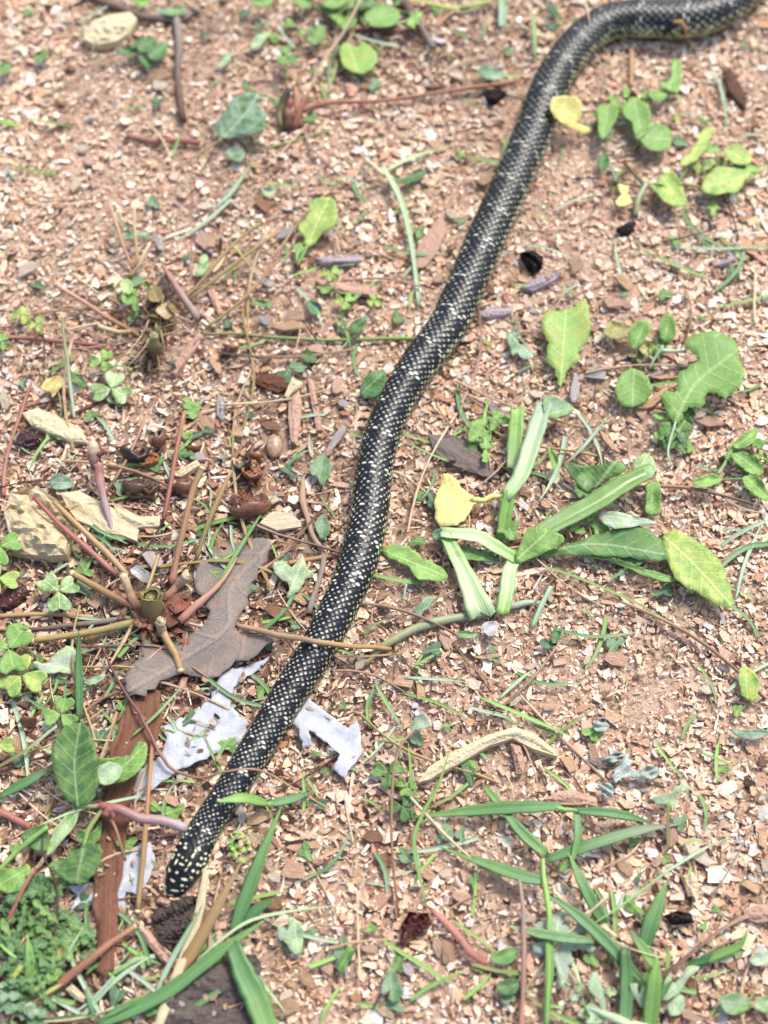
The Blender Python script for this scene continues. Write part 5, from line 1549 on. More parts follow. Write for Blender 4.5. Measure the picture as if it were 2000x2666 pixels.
# ================================================================== lobed and fallen leaves
L1 = [
 ('fallen_leaf', 'yellow-green notched round leaf on a short stalk', 'A', '1468,245 1470,200 1500,180 1540,205 1565,180 1600,200 1632,240 1605,300 1545,317 1490,292', '1500,180 1545,317', 'ygreen', 'bright', 5, 3),
 ('fallen_leaf', 'yellow torn leaf leaning against the snake', 'B', '720,430 770,412 850,430 856,500 832,530 890,552 886,572 858,577 820,557 770,532 725,492', '890,565 725,430', 'yellow', 'yellow', 5, 24),
 ('fallen_leaf', 'small yellow leaf scrap on chips near the pointed-leaved weed', 'B', '1010,798 1062,785 1052,830 1072,872 1022,892 1000,872 1025,838', '1040,785 1035,890', 'yellow', 'yellow', 4, 2),
 ('fallen_leaf', 'dark green scrap below the yellow torn leaf', 'B', '918,695 958,655 975,705 940,738', '940,660 942,738', 'dkgreen', 'bgreen', 4, 2),
 ('fallen_leaf', 'large upright yellow-green torn leaf on chips', 'Z6', '280,150 440,130 520,75 550,110 560,280 500,370 495,450 440,480 390,600 360,590 340,500 290,450 300,330 270,270', '375,600 390,400 410,130', 'ygreen', 'bright', 4, 6),
 ('fallen_leaf', 'yellow lobed leaf beside the cut rosette', 'D', '230,850 218,760 240,690 258,635 300,650 350,710 392,738 370,800 332,850 280,862', '392,745 225,755', 'yellow', 'yellow', 8, -2),
 ('fallen_leaf', 'green toothed leaf resting against the snake', 'D', '-10,955 100,948 170,1000 250,1040 272,1092 150,1092 110,1040 20,1000', '-10,965 265,1080', 'green', 'bright', 4, 3),
 ('fallen_leaf', 'small folded green leaf above the yellow lobed leaf', 'D', '362,490 378,410 425,395 440,320 448,330 442,405 430,470 474,520 432,532 400,500', '440,525 430,330', 'green', 'bright', 4, 5),
 ('fallen_leaf', 'grey-green leaf scrap below the torn yellow-green leaf', 'Z6', '45,285 100,265 120,340 190,380 215,425 150,440 110,400 80,420 60,350', '60,280 210,430', 'bgreen', 'greyg', 4, 2),
 ('fallen_leaf', 'dark green oval leaf touching the snake', 'Z7', '1370,1060 1420,960 1530,925 1545,1000 1490,1100 1400,1110', '1375,1090 1535,935', 'dkgreen', 'bgreen', 4, 3),
 ('fallen_leaf', 'dark green leaf under the long brownish-green stem', 'Z7', '1300,640 1350,590 1420,570 1400,640 1330,690', '1300,670 1420,575', 'dkgreen', 'bgreen', 4, 2),
 ('fallen_leaf', 'rounded dark leaf lying under the long brownish-green stem by tan chips', 'Z7', '970,820 1020,790 1085,840 1060,880 1000,860', None, 'bgreen', 'dkgreen', 3, 1),
 ('fallen_leaf', 'blue-green round scrap next to the small yellow-green clovers', 'Z7', '1015,490 1050,460 1120,510 1100,560 1040,545', None, 'teal', 'bgreen', 3, 1),
 ('fallen_leaf', 'green strip leaf at the end of the pale straws', 'Z7', '650,490 690,455 790,485 780,510 700,500', None, 'green', 'bgreen', 3, 1),
 ('fallen_leaf', 'small green bell-shaped scrap above the olive stems', 'Z7', '320,160 360,170 360,240 320,300 280,290 290,240', None, 'bgreen', 'palegreen', 3, 2),
 ('fallen_leaf', 'yellow withered leaf beside the tall olive stem', 'Z8', '295,980 340,930 430,905 460,950 430,1000 400,1040 375,1065 360,1025 310,1015', None, 'yellow', 'gold', 4, 3),
 ('fallen_leaf', 'dark green small leaf under the tall olive stem', 'Z8', '510,900 560,895 620,950 610,990 550,970', None, 'green', 'dkgreen', 4, 1),
 ('fallen_leaf', 'grey-green rounded leaf above the yellowish lump', 'C', '215,660 255,635 310,660 320,690 260,705 220,695', None, 'teal', 'greyg', 3, 1),
 ('fallen_leaf', 'feathery grey-green leaf beside the orange-brown stalk', 'C', '1175,1030 1220,1010 1260,1040 1310,990 1330,1050 1370,1050 1320,1090 1290,1140 1240,1175 1250,1120 1200,1080', '1240,1170 1310,1000', 'greyg', 'palegreen', 4, 2),
 ('fallen_leaf', 'second feathery grey-green leaf higher up by the snake', 'C', '1340,600 1390,550 1430,590 1425,640 1390,690 1370,650 1345,640', None, 'greyg', 'bgreen', 4, 2),
 ('fallen_leaf', 'pale grey-green scrap between shells and snake', 'C', '1360,850 1400,810 1425,870 1400,920 1375,900', None, 'greyg', 'bgreen', 3, 1),
 ('fallen_leaf', 'pale lobed leaf scrap beside the dark upright blade', 'Z2', '240,890 340,900 390,840 480,780 540,800 540,880 520,930 540,980 430,970 300,975', '540,960 260,900', 'lichen', 'palegreen', 4, 2),
 ('fallen_leaf', 'narrow pale green leaf beside the dark upright blade', 'Z2', '600,1040 680,1000 760,980 740,1020 660,1060', '600,1050 755,985', 'greyg', 'palegreen', 4, 2),
 ('fallen_leaf', 'grey-green oak-shaped leaf beneath the large grass plant', 'G', '640,1205 665,1165 705,1150 735,1125 765,1112 795,1128 770,1170 830,1182 878,1172 892,1200 845,1215 835,1242 895,1255 920,1275 895,1292 855,1280 812,1292 820,1335 800,1350 795,1405 780,1445 758,1445 750,1405 735,1350 705,1310 650,1290 640,1255 680,1250 690,1225', '775,1450 740,1280 760,1120', 'lichen', 'greyg', 3.2, 1.5),
 ('fallen_leaf', 'pale T-shaped leaf scrap on chips', 'G', '1160,625 1200,612 1240,600 1290,562 1328,588 1270,608 1255,640 1250,680 1232,655 1180,655', '1240,680 1300,575', 'greyg', 'palegreen', 6, 3),
 ('fallen_leaf', 'curled whitish green leaf on a bent stalk', 'G', '110,325 140,275 180,265 208,315 175,325 140,332', '110,330 205,290', 'palegreen', 'lichen', 8, 5),
 ('fallen_leaf', 'grey-green forked leaf below the thin seed stem', 'Z4', '460,650 520,670 520,600 590,630 600,700 590,790 540,790 500,730 470,720', '570,790 550,620', 'greyg', 'palegreen', 4, 3),
 ('fallen_leaf', 'grey-green toothed leaf beside the light green stalk', 'Z4', '1020,990 1060,870 1100,900 1140,1000 1100,1060 1060,1040 1070,990 1040,1020', '1065,870 1080,1050', 'greyg', 'bgreen', 4, 2),
 ('fallen_leaf', 'dull green leaf pair on chips below the pale straw', 'Z4', '780,850 820,790 850,750 880,790 850,830 820,900 790,890', '790,890 860,760', 'bgreen', 'green', 4, 2),
 ('fallen_leaf', 'small heart-shaped leaf between snake and rosette', 'Z5', '490,520 540,460 600,420 645,440 600,500 560,530 535,600 515,560', '530,600 630,430', 'bgreen', 'greyg', 4, 2),
 ('fallen_leaf', 'narrow green leaf on chips under the olive stalk', 'Z5', '780,690 860,670 940,685 930,715 850,720', None, 'green', 'greyg', 3, 1),
 ('fallen_leaf', 'small dark green leaf by the white curl on chips', 'Z5', '1480,700 1510,640 1555,680 1530,740 1490,760', None, 'dkgreen', 'bgreen', 4, 2),
 ('fallen_leaf', 'teal leaf scrap beside the small dark green leaf', 'Z5', '1400,740 1440,725 1490,770 1450,800 1410,775', None, 'teal', 'bgreen', 3, 2),
 ('fallen_leaf', 'white petal-like scrap below the olive stalk', 'Z5', '975,640 1020,605 1100,610 1085,680 1040,712 995,680', None, 'white', 'lav', 4, 3),
 ('fallen_leaf', 'bright ragged leaf standing alone on fine chips', 'G', '1530,90 1560,55 1620,110 1610,200 1580,205 1545,180', '1570,205 1560,60', 'bright', 'ygreen', 5, 3),
 ('fallen_leaf', 'teal leaf strip on chips by the bright thin upright stem', 'G', '1495,325 1560,335 1640,330 1670,350 1600,372 1530,360', None, 'teal', 'greyg', 4, 1),
 ('fallen_leaf', 'dull green curled leaf above the long red stalk', 'B', '405,305 440,280 500,300 525,325 480,345 430,335', None, 'bgreen', 'greyg', 4, 3),
 ('fallen_leaf', 'dark green leaf behind the curved shoot', 'B', '15,775 90,765 150,725 180,750 120,785 40,792', None, 'bgreen', 'dkgreen', 4, 2),
 ('fallen_leaf', 'green scrap on open sawdust near the pale chunk', 'A', '140,250 165,220 215,220 195,250 165,265', None, 'dkgreen', 'green', 4, 2),
 ('fallen_leaf', 'small round green scrap alone on open sawdust', 'A', '-5,290 20,265 50,290 30,315 0,310', None, 'bgreen', 'green', 4, 2),
 ('fallen_leaf', 'mint scrap beside the forked twig', 'A', '940,270 985,225 1000,240 975,280 950,290', None, 'palegreen', 'greyg', 4, 2),
 ('fallen_leaf', 'pale green scrap below the reddish plant crown', 'A', '1130,820 1170,808 1195,825 1170,845 1140,840', None, 'greyg', 'palegreen', 3, 1),
 ('fallen_leaf', 'mint scrap touching the forked twig tip', 'A', '660,40 720,35 790,20 800,60 720,65', None, 'greyg', 'green', 4, 2),
 ('fallen_leaf', 'small bright green leaf behind the forked twig', 'A', '570,0 600,-20 645,0 620,25 590,20', None, 'green', 'bright', 4, 2),
 ('fallen_leaf', 'pale green leaf below the small dark clover', 'A', '1080,195 1110,150 1165,140 1140,180 1100,215', None, 'greyg', 'palegreen', 4, 2),
 ('fallen_leaf', 'bright small leaf in the feathery weeds by the red stem', 'Z1', '330,1770 400,1700 445,1720 410,1800 350,1815', None, 'bright', 'green', 6, 3),
 ('fallen_leaf', 'orange-spotted leaf in the feathery weeds', 'Z1', '385,1570 450,1515 475,1600 430,1665 392,1625', None, 'gold', 'green', 6, 3),
 ('fallen_leaf', 'purplish leaf under the grey-green feathery weed', 'Z1', '0,2010 50,1990 60,2080 20,2118 0,2118', None, 'purple', 'mauve', 4, 2),
 ('fallen_leaf', 'pale silvery leaf scrap in the feathery weeds', 'Z1', '170,2000 220,1960 260,2000 240,2080 190,2060', None, 'lichen', 'palegreen', 6, 3),
 ('fallen_leaf', 'dull green leaf under the long yellow-green thin stem', 'Z3', '1360,1180 1440,1150 1520,1170 1560,1230 1480,1280 1390,1270', None, 'greyg', 'green', 4, 2),
 ('fallen_leaf', 'mint striped leaf beside the dull green one', 'Z3', '1570,1200 1640,1170 1700,1190 1690,1270 1600,1260', None, 'palegreen', 'bgreen', 5, 2),
 ('fallen_leaf', 'pale folded leaf beside the bright upright blade', 'Z3', '1040,1230 1080,1190 1130,1160 1145,1230 1120,1280 1060,1290', None, 'greyg', 'palegreen', 4, 2),
 ('fallen_leaf', 'pale grey-green leaf beside the curved grass shoot', 'Z3', '1540,950 1600,900 1680,890 1680,950 1600,985', None, 'lichen', 'palegreen', 5, 2),
 ('fallen_leaf', 'dull green leaf behind the long pink stem', 'Z3', '-60,930 20,880 90,870 110,920 60,970 -20,970', None, 'green', 'bgreen', 4, 2),
 ('fallen_leaf', 'dark leaf below the dull green one by the pink stem', 'Z3', '-20,1100 60,1060 130,1080 100,1150 20,1160', None, 'bgreen', 'dkgreen', 4, 2),
]
for nm, lab, rg, s, md, ca, cb, z, rise in L1:
    dull = ca in ('lichen', 'greyg', 'teal', 'yellow', 'white')
    leaf(nm, lab, 'leaf', rg, s, md, ca, cb, z=z, rise=rise, cup=2.2, wave=1.0, jag=.006, k=1.0 if ca == 'yellow' else .85 if not dull else .78, spots=.25 if ca == 'yellow' else .4)
# stalks of the fallen leaves that show one are short stems of their own
stem('leaf_stalk', 'yellow-green stalk joining the yellow lobed leaf to the cut rosette', 'stem', 'D', '385,748,8 440,742,7 505,732,5', [34, 30, 26], 'ygreen', 'yellow')
stem('leaf_stalk', 'short stalk of the notched yellow-green leaf', 'stem', 'A', '1500,185,5 1515,155,4 1528,125,3', [12, 14], 'tan', 'olive')
# lichen crumbs
for i, (lab, s) in enumerate((('largest ruffled grey lichen scrap below the grey-brown bark flake', '985,545 1000,500 1040,450 1075,470 1070,510 1110,500 1085,545 1040,530 1015,555'),
                              ('flat grey lichen scrap beside the ruffled one', '1095,530 1120,490 1170,485 1195,515 1160,540 1110,548'),
                              ('small pale lichen scrap with yellow centre on the bark flake', '950,450 1000,430 1050,440 1020,465 965,470'),
                              ('greenish lichen curl under the ruffled scrap', '920,575 960,560 995,590 985,620 950,615'),
                              ('blue-grey lichen crumb among fine chips', '905,310 930,280 965,300 960,335 920,340'))):
    leaf('lichen_scrap', lab, 'lichen', 'G', s, None, 'lichen', 'lichen', z=4 + i % 2, rise=2, cup=2, wave=3.0, ribs=1.2, jag=.045, k=.75, dry=True)

# ================================================================== plants
t = root('wilted_leaf', 'wilted grey-green lobed leaf with a tan stalk on sawdust', 'leaf', p2w(460, 435, 0))
leaf('blade', None, None, 'A', '950,600 935,530 985,470 1010,420 1090,395 1132,425 1110,445 1150,500 1142,562 1090,582 1020,592', '955,605 1060,490 1110,410', 'bgreen', 'greyg', z=5, rise=10, cup=5, wave=2, parent=t, k=.8)
leaf('lobe', None, None, 'A', '970,655 1020,632 1062,660 1040,697 1000,687', None, 'greyg', 'bgreen', z=3, rise=1, parent=t, k=.8)
stem('petiole', None, None, 'A', '960,605,6 900,640,4 760,727,2', [22, 14, 14], 'olive', 'tan', t)

t = root('dark_sprig', 'dark green leafy sprig in front of the forked twig', 'weed', p2w(370, 130, 0))
for s in ('500,225 560,195 600,215 560,240', '590,190 640,150 680,175 650,220 600,220', '640,220 700,180 730,190 700,250 650,255', '600,240 660,250 650,290 615,275', '560,205 600,160 630,165 600,200'):
    leaf('leaf', None, None, 'A', s, None, 'dkgreen', 'bgreen', z=5, rise=4, parent=t)
stem('stem', None, None, 'A', '565,200,6 600,240,5 640,285,3', [12, 16], 'greyg', 'palegreen', t)

t = root('leafy_weed', 'bright leafy weed between forked twig and snake bend', 'weed', p2w(900, 5, 0))
for s in ('1570,70 1620,28 1690,25 1730,60 1700,108 1620,118 1590,100', '1470,110 1500,70 1540,80 1530,110 1490,125', '1390,10 1440,-20 1500,0 1470,30 1420,35', '1500,20 1560,-10 1600,10 1560,40', '1090,10 1150,-15 1180,10 1130,30', '1270,0 1330,-20 1350,20 1300,35'):
    leaf('leaf', None, None, 'A', s, None, 'bright', 'green', z=6, rise=4, parent=t)
for s in ('1470,115,4 1510,60,6 1560,5,8', '1390,30,4 1480,20,5 1600,30,6'):
    stem('stem', None, None, 'A', s, 10, 'green', 'olive', t)

t = root('reddish_crown', 'cut reddish plant crown sending a long stalk to the snake', 'weed', p2w(760, 310, 0))
stem('long_stalk', None, None, 'A', '1290,480,6 1400,452,7 1659,432,5 1960,392,4 2160,360,4 2240,345,3', [34, 26, 22, 22, 22, 18], 'red', 'orange', t)
stem('thin_stalk', None, None, 'A', '1305,460,6 1380,290,12 1480,140,14 1565,-10,14', [14, 12, 12, 10], 'tan', 'straw', t)
for s, w, a, b in (('1212,530,2 1225,470,6 1235,395,14', [34, 44, 36], 'olive', 'dkbrown'), ('1290,530,2 1275,440,9 1262,365,16', [30, 24, 12], 'orange', 'red'), ('1270,545,2 1285,480,8 1330,400,14', [36, 30, 14], 'red', 'orange'), ('1250,540,2 1245,490,7 1250,440,11', [50, 46, 34], 'brown', 'red')):
    stem('stub', None, None, 'A', s, w, a, b, t)
leaf('leaf', None, None, 'A', '1060,340 1085,390 1130,405 1190,430 1195,460 1150,420 1080,400 1045,370', None, 'dkgreen', 'bgreen', z=5, rise=3, parent=t)

clover('blue-green clover standing by the reddish crown', 'A', 1240, 240, 56, 20, 'bgreen', 'green', 14, '1240,240 1232,330 1228,415')

t = root('lobed_plant', 'bright green lobed leaf on its stalk beside a cream straw', 'weed', p2w(780, 690, 0))
leaf('leaf', None, None, 'A', '1340,870 1430,850 1458,900 1440,985 1392,1000 1362,1050 1320,1062 1310,1020 1283,978 1332,930', '1330,1060 1370,960 1420,860', 'bright', 'ygreen', z=6, rise=6, cup=3, parent=t)
leaf('lobe', None, None, 'A', '1262,1062 1300,1048 1330,1070 1300,1090 1280,1130 1275,1085', None, 'bright', 'green', z=4, rise=2, parent=t)
stem('petiole', None, None, 'A', '1330,1050,6 1315,1090,4 1288,1145,2', [16, 18, 12], 'bright', 'green', t)

for i, (lab, rg, x, y, sz, r, a, b, z) in enumerate((
        ('tiny yellow-green clover touching the lavender-grey sliver', 'Z7', 1178, 285, 66, 80, 'ygreen', 'bright', 6),
        ('tiny yellow-green clover below the pinkish sliver', 'Z7', 1270, 470, 68, 200, 'ygreen', 'bright', 6),
        ('tiny yellow-green clover between pinkish sliver and snake', 'Z7', 1465, 465, 56, 30, 'ygreen', 'bright', 6),
        ('small bright clover on fine sawdust above the pink-red stem', 'Z8', 155, 470, 80, 60, 'bright', 'ygreen', 8),
        ('yellowish small clover above the pink-red stem', 'Z8', 265, 540, 64, 180, 'ygreen', 'bright', 6),
        ('bright clover at the end of the pink-red stem', 'Z8', 10, 660, 70, 300, 'bright', 'green', 7),
        ('smaller pale clover beside the olive stub', 'Z8', 735, 800, 92, 300, 'green', 'bright', 8),
        ('large pale clover below the olive stub', 'Z8', 800, 1000, 140, 40, 'green', 'palegreen', 7),
        ('round-leaved green clover between yellowish lump and hollow stub', 'Z2', 420, 385, 165, 95, 'green', 'palegreen', 10),
        ('large bright clover touching the thin grey twig', 'Z2', 60, 800, 215, 310, 'bright', 'green', 12),
        ('large bright heart-leaved clover beside the pale lobed scrap', 'Z2', 150, 990, 190, 20, 'bright', 'ygreen', 10),
        ('bright clover touching the yellowish lump', 'Z2', 0, 60, 150, 330, 'bright', 'green', 12),
        ('yellowish clover between yellowish lump and dark pod', 'Z2', -10, 290, 150, 10, 'ygreen', 'bright', 11),
        ('bright clover near the thick pink-red stub', 'Z2', -25, 1500, 130, 0, 'bright', 'ygreen', 9),
        ('green clover behind the big broad leaf', 'Z2', 440, 1270, 140, 280, 'bright', 'green', 8),
        ('dark clover under the tall brown straw', 'G', 20, 520, 78, 200, 'bgreen', 'green', 6),
        ('bright little clover beside the dark one under the straw', 'G', 95, 580, 46, 100, 'bright', 'green', 6),
        ('dark clover at the snake side under the pale seed head', 'G', 80, 665, 70, 70, 'bgreen', 'dkgreen', 5),
        ('green clover at the foot of the slim red stem', 'Z1', 0, 1490, 60, 0, 'green', 'bgreen', 8))):
    clover(lab, rg, x, y, sz, r, a, b, z)

# olive stub with fanned dry stems (upper left)
t = root('cut_weed', 'cut weed stub with fanned olive and salmon stems', 'weed', p2w(400, 940, 0))
stem('stub', None, None, 'Z8', '1100,610,22 1110,700,12 1115,820,1', [76, 100, 84], 'olive', 'brown', t, cut='cream')
for s, w, a, b in (('470,880,16 520,1020,10 565,1160,4', [16, 20, 16], 'pinktan', 'orange'), ('580,890,18 585,1020,11 592,1145,5', [14, 18], 'straw', 'gold'), ('645,1050,12 610,1130,8 562,1195,4', [16, 22], 'cream', 'gold'),
                   ('1125,965,14 1010,1060,11 805,1285,3', [18, 20, 16], 'olive', 'gold'), ('1195,1005,12 1050,1110,10 815,1295,3', [14, 20, 18], 'gold', 'olive'), ('1010,1062,11 1040,1100,10 1080,1150,8', [12, 14], 'ygreen', 'olive'),
                   ('1195,1130,10 1050,1290,7 885,1415,3', [12, 16, 16], 'orange', 'olive')):
    stem('stem', None, None, 'A', s, w, a, b, t)
for s, w, a, b in (('1160,110,9 1260,260,9 1400,485,4', [36, 60, 66], 'pink', 'mauve'), ('415,265,8 620,380,7 785,485,5', [38, 42], 'pinktan', 'pink'), ('785,485,6 900,550,6 1060,660,3', [40, 44], 'gold', 'rust'),
                   ('715,560,7 820,580,7 935,592,5', [40, 40], 'cream', 'gold'), ('510,170,8 600,240,7 710,315,4', [26, 30], 'gold', 'straw'), ('480,582,5 600,550,5 715,528,4', [18, 24], 'straw', 'cream'), ('1240,465,7 1310,490,6 1390,525,4', [22, 16], 'pink', 'pinktan')):
    stem('stem', None, None, 'Z8', s, w, a, b, t)
for s, a, b in (('860,240 920,210 960,260 930,320 880,300', 'palegreen', 'ygreen'), ('870,330 930,300 985,340 960,390 900,390', 'bright', 'green'), ('1060,300 1120,260 1170,310 1150,370 1080,370', 'olive', 'gold'), ('1120,430 1200,380 1260,420 1210,500 1150,470', 'gold', 'straw'),
                ('950,380 985,340 1000,420 965,440', 'bgreen', 'green'), ('1150,210 1200,180 1230,240 1190,280', 'brown', 'dkbrown'), ('1200,370 1280,380 1300,450 1240,450', 'rust', 'gold')):
    leaf('leaf', None, None, 'Z8', s, None, a, b, z=7, rise=6, parent=t)

for i in range(26):
    a = RNG.uniform(0, 6.28)
    x, y = 1110 + RNG.normal(0, 60), 640 + RNG.normal(0, 130)
    L_ = RNG.uniform(70, 170)
    blade('sheath', None, None, 'Z8', '%f,%f,2 %f,%f,%f %f,%f,%f' % (x, y, x + math.cos(a) * L_ * .5, y + math.sin(a) * L_ * .5, RNG.uniform(4, 9), x + math.cos(a) * L_, y + math.sin(a) * L_, RNG.uniform(4, 14)), [26, 34, 18], random.choice(['brown', 'dkbrown', 'olive', 'rust', 'dkbrown']), random.choice(['brown', 'gold', 'olive']), t, n=3)
for i in range(16):
    a = RNG.uniform(0, 6.28)
    L_ = RNG.uniform(160, 420)
    x, y = 1100 + RNG.normal(0, 30), 560 + RNG.normal(0, 80)
    stem('stem', None, None, 'Z8', '%f,%f,3 %f,%f,%f %f,%f,%f' % (x, y, x + math.cos(a) * L_ * .5, y + math.sin(a) * L_ * .42, RNG.uniform(5, 12), x + math.cos(a + .1) * L_, y + math.sin(a + .1) * L_ * .85, RNG.uniform(3, 16)), [16, 14, 9], random.choice(['gold', 'olive', 'tan', 'pinktan']), random.choice(['straw', 'olive', 'brown']), t, k=6, n=4)

# golden cut plant with the hollow green stub (left middle)
t = root('cut_weed', 'cut golden-stemmed weed with a hollow green stub', 'weed', p2w(395, 1610, 0))
for s, w, a, b, c in (('868,600,30 830,720,22 770,1000,7 745,1095,2', [34, 36, 34, 46], 'gold', 'pink', 'cream'), ('995,625,22 920,800,14 850,1010,3', [20, 28, 22], 'gold', 'olive', None),
                      ('150,740,14 300,900,10 490,1065,4', [22, 30, 30], 'red', 'pink', None), ('240,760,15 400,920,10 555,1070,4', [24, 34, 34], 'gold', 'tan', None),
                      ('310,1072,9 430,1130,8 570,1210,5', [34, 40, 44], 'gold', 'rust', 'cream'), ('140,1357,7 350,1327,7 560,1290,5', [34, 42, 44], 'gold', 'olive', 'cream'),
                      ('790,1490,6 740,1390,8 690,1290,8', [36, 42, 48], 'gold', 'gold', 'straw'), ('780,1258,9 870,1185,9 960,1105,8 1020,1000,7', [44, 38, 26, 14], 'pink', 'tan', None)):
    stem('stem', None, None, 'C', s, w, a, b, t, cut=c)
for s, w, a in (('535,1085,16 560,1150,10 600,1230,4', [44, 52, 54], 'rust'), ('806,1072,16 780,1110,10 730,1170,4', [52, 48, 50], 'pink'), ('695,1275,17 700,1300,10 700,1330,2', [50, 56, 56], 'brown')):
    stem('stub', None, None, 'C', s, w, 'straw', a, t, cut='straw')
# hollow stub
Cc, rr_ = path('C', '652,1155,20 655,1200,12 660,1280,1', [92, 98, 96], 5)
V1, F1 = sweep(Cc, rr_, circ(16) * (1 + RNG.normal(0, .03, (16, 1))), cap=False)
V2, F2 = sweep(Cc[:3], rr_[:3] * .66, circ(16), cap=True)
n1 = len(V1)
for j in range(16):                                        # ragged mown rim, pith left inside
    q = RNG.uniform(-.0035, .0025)
    V1[j, 2] += q; V2[j, 2] += q * .6 - .001
V2[16:] = V2[16:] * .5 + (V2[:16].mean(0) - [0, 0, .003]) * .5
F2 = F2[:-2] + F2[-1:]
Fx = F1 + [tuple(q + n1 for q in f[::-1]) for f in F2] + [(j, (j + 1) % 16, n1 + (j + 1) % 16, n1 + j) for j in range(16)]
mesh_obj('hollow_stub', np.vstack([V1, V2]), Fx, m_stem('olive', 'brown'), t, {'t': np.clip(np.concatenate([np.repeat(np.linspace(-.1, 1.2, len(Cc)), 16), np.zeros(48)]), 0, 1)})
for s, a, b in (('600,1180 640,1240 620,1280 590,1230', 'rust', 'brown'), ('720,1180 800,1150 830,1190 760,1240', 'rust', 'red'), ('710,1250 780,1220 790,1260 730,1300', 'rust', 'brown')):
    leaf('sheath', None, None, 'C', s, None, a, b, z=6, rise=5, parent=t, dry=True)
for i in range(22):
    a = RNG.uniform(0, 6.28)
    x, y = 655 + RNG.normal(0, 45), 1215 + RNG.normal(0, 40)
    L_ = RNG.uniform(50, 120)
    blade('sheath', None, None, 'C', '%f,%f,2 %f,%f,%f %f,%f,%f' % (x, y, x + math.cos(a) * L_ * .5, y + math.sin(a) * L_ * .5, RNG.uniform(4, 8), x + math.cos(a) * L_, y + math.sin(a) * L_, RNG.uniform(3, 10)), [20, 28, 14], random.choice(['brown', 'dkbrown', 'rust', 'red']), random.choice(['brown', 'gold', 'rust']), t, n=3)
leaf('fallen_leaf', 'speckled white scrap behind the hollow green stub', 'leaf', 'Z2', '940,240 990,195 1050,230 1110,290 1080,325 1010,310', None, 'white', 'grey', z=5, rise=3, jag=.02, k=.7, dry=True, spots=.8)

# broad-leaved plant, lower left
t = root('broad_leaf_plant', 'broad-leaved green plant beside the reddish strap leaf', 'weed', p2w(240, 2110, 0))
for s, md, a, b, z, rs in (('340,300 380,318 415,430 426,560 392,640 330,662 270,610 230,520 224,420 250,350 300,308', '335,660 320,480 345,300', 'green', 'dkgreen', 16, 8),
                           ('420,462 510,450 560,440 598,385 636,398 622,480 560,542 500,562 430,567 415,520', '415,530 520,500 625,395', 'green', 'bright', 14, 4),
                           ('200,860 235,760 300,690 345,672 325,740 262,820 212,872', '335,680 205,865', 'bright', 'palegreen', 13, -3),
                           ('207,912 295,882 340,842 372,826 420,820 441,860 422,930 372,990 330,1002 268,972 222,935', '360,830 330,1000', 'green', 'dkgreen', 15, -3),
                           ('88,790 150,750 205,758 205,850 130,842', '205,810 90,795', 'green', 'bgreen', 9, -2), ('-10,945 80,925 132,918 122,990 60,1035 -10,1022', '130,925 0,1000', 'green', 'bright', 9, -2),
                           ('420,500 470,470 525,490 515,540 470,570 430,560', None, 'palegreen', 'greyg', 17, 3), ('340,760 400,770 440,720 430,800 380,830 330,810', None, 'dkgreen', 'green', 7, 2)):
    leaf('leaf', None, None, 'E', s, md, a, b, z=z, rise=rs, cup=3, wave=1.2, parent=t, k=.8, div=11)
for s, w, a, b in (('432,660,15 560,690,14 680,722,11 800,758,6', [44, 46, 50, 50], 'red', 'lav'), ('470,690,14 510,800,9 542,892,3', [18, 16, 10], 'pink', 'olive'), ('-10,945,5 60,870,8 110,825,11 200,760,13', [22, 30, 24], 'bright', 'green'),
                   ('335,655,15 400,665,15 440,660,15', [22, 26], 'green', 'pink'), ('345,675,13 400,660,14 440,665,15', [16, 16], 'green', 'olive'), ('360,830,14 400,740,14 450,672,14', [22, 24], 'green', 'olive'), ('455,690,15 475,672,16 490,700,14 478,730,12', [40, 44, 30, 14], 'red', 'pink'),
                   ('440,665,14 430,690,6 420,720,1', [30, 28], 'pink', 'olive')):
    stem('stem', None, None, 'E', s, w, a, b, t)

# cut rosette, right of the snake
t = root('cut_rosette', 'mown green rosette with thick pale midribs', 'weed', p2w(1344, 1455, 0))
for s, w, a, b, f in (('1150,625,16 1030,690,14 900,775,11 700,885,6 590,990,2', [60, 80, 84, 70, 40], 'green', 'palegreen', 120), ('255,893,10 400,912,9 470,950,7 580,1012,2', [44, 62, 60, 44], 'palegreen', 'bright', 0),
                      ('410,1222,5 345,1070,7 262,900,9', [110, 74, 50], 'palegreen', 'bright', 0), ('572,1003,2 540,1060,6 530,1140,7 512,1235,6', [40, 56, 60, 54], 'palegreen', 'bright', 30),
                      ('512,900,2 526,800,8 540,720,12', [48, 54, 48], 'bright', 'green', 0), ('535,725,11 595,640,13 645,490,14 690,340,16', [50, 66, 74, 66], 'palegreen', 'greyg', 0), ('575,365,14 568,480,10 555,610,4', [54, 62, 50], 'bright', 'palegreen', 0)):
    blade('midrib', None, None, 'D', s, np.array(w) * 1.08, a, b, t, tip=0, fold=1.5, k=.9)
    if f > 50:
        stem('hairy_rib', None, None, 'D', s, np.array(w) * .3, 'palegreen', 'green', t, fuzz=f)
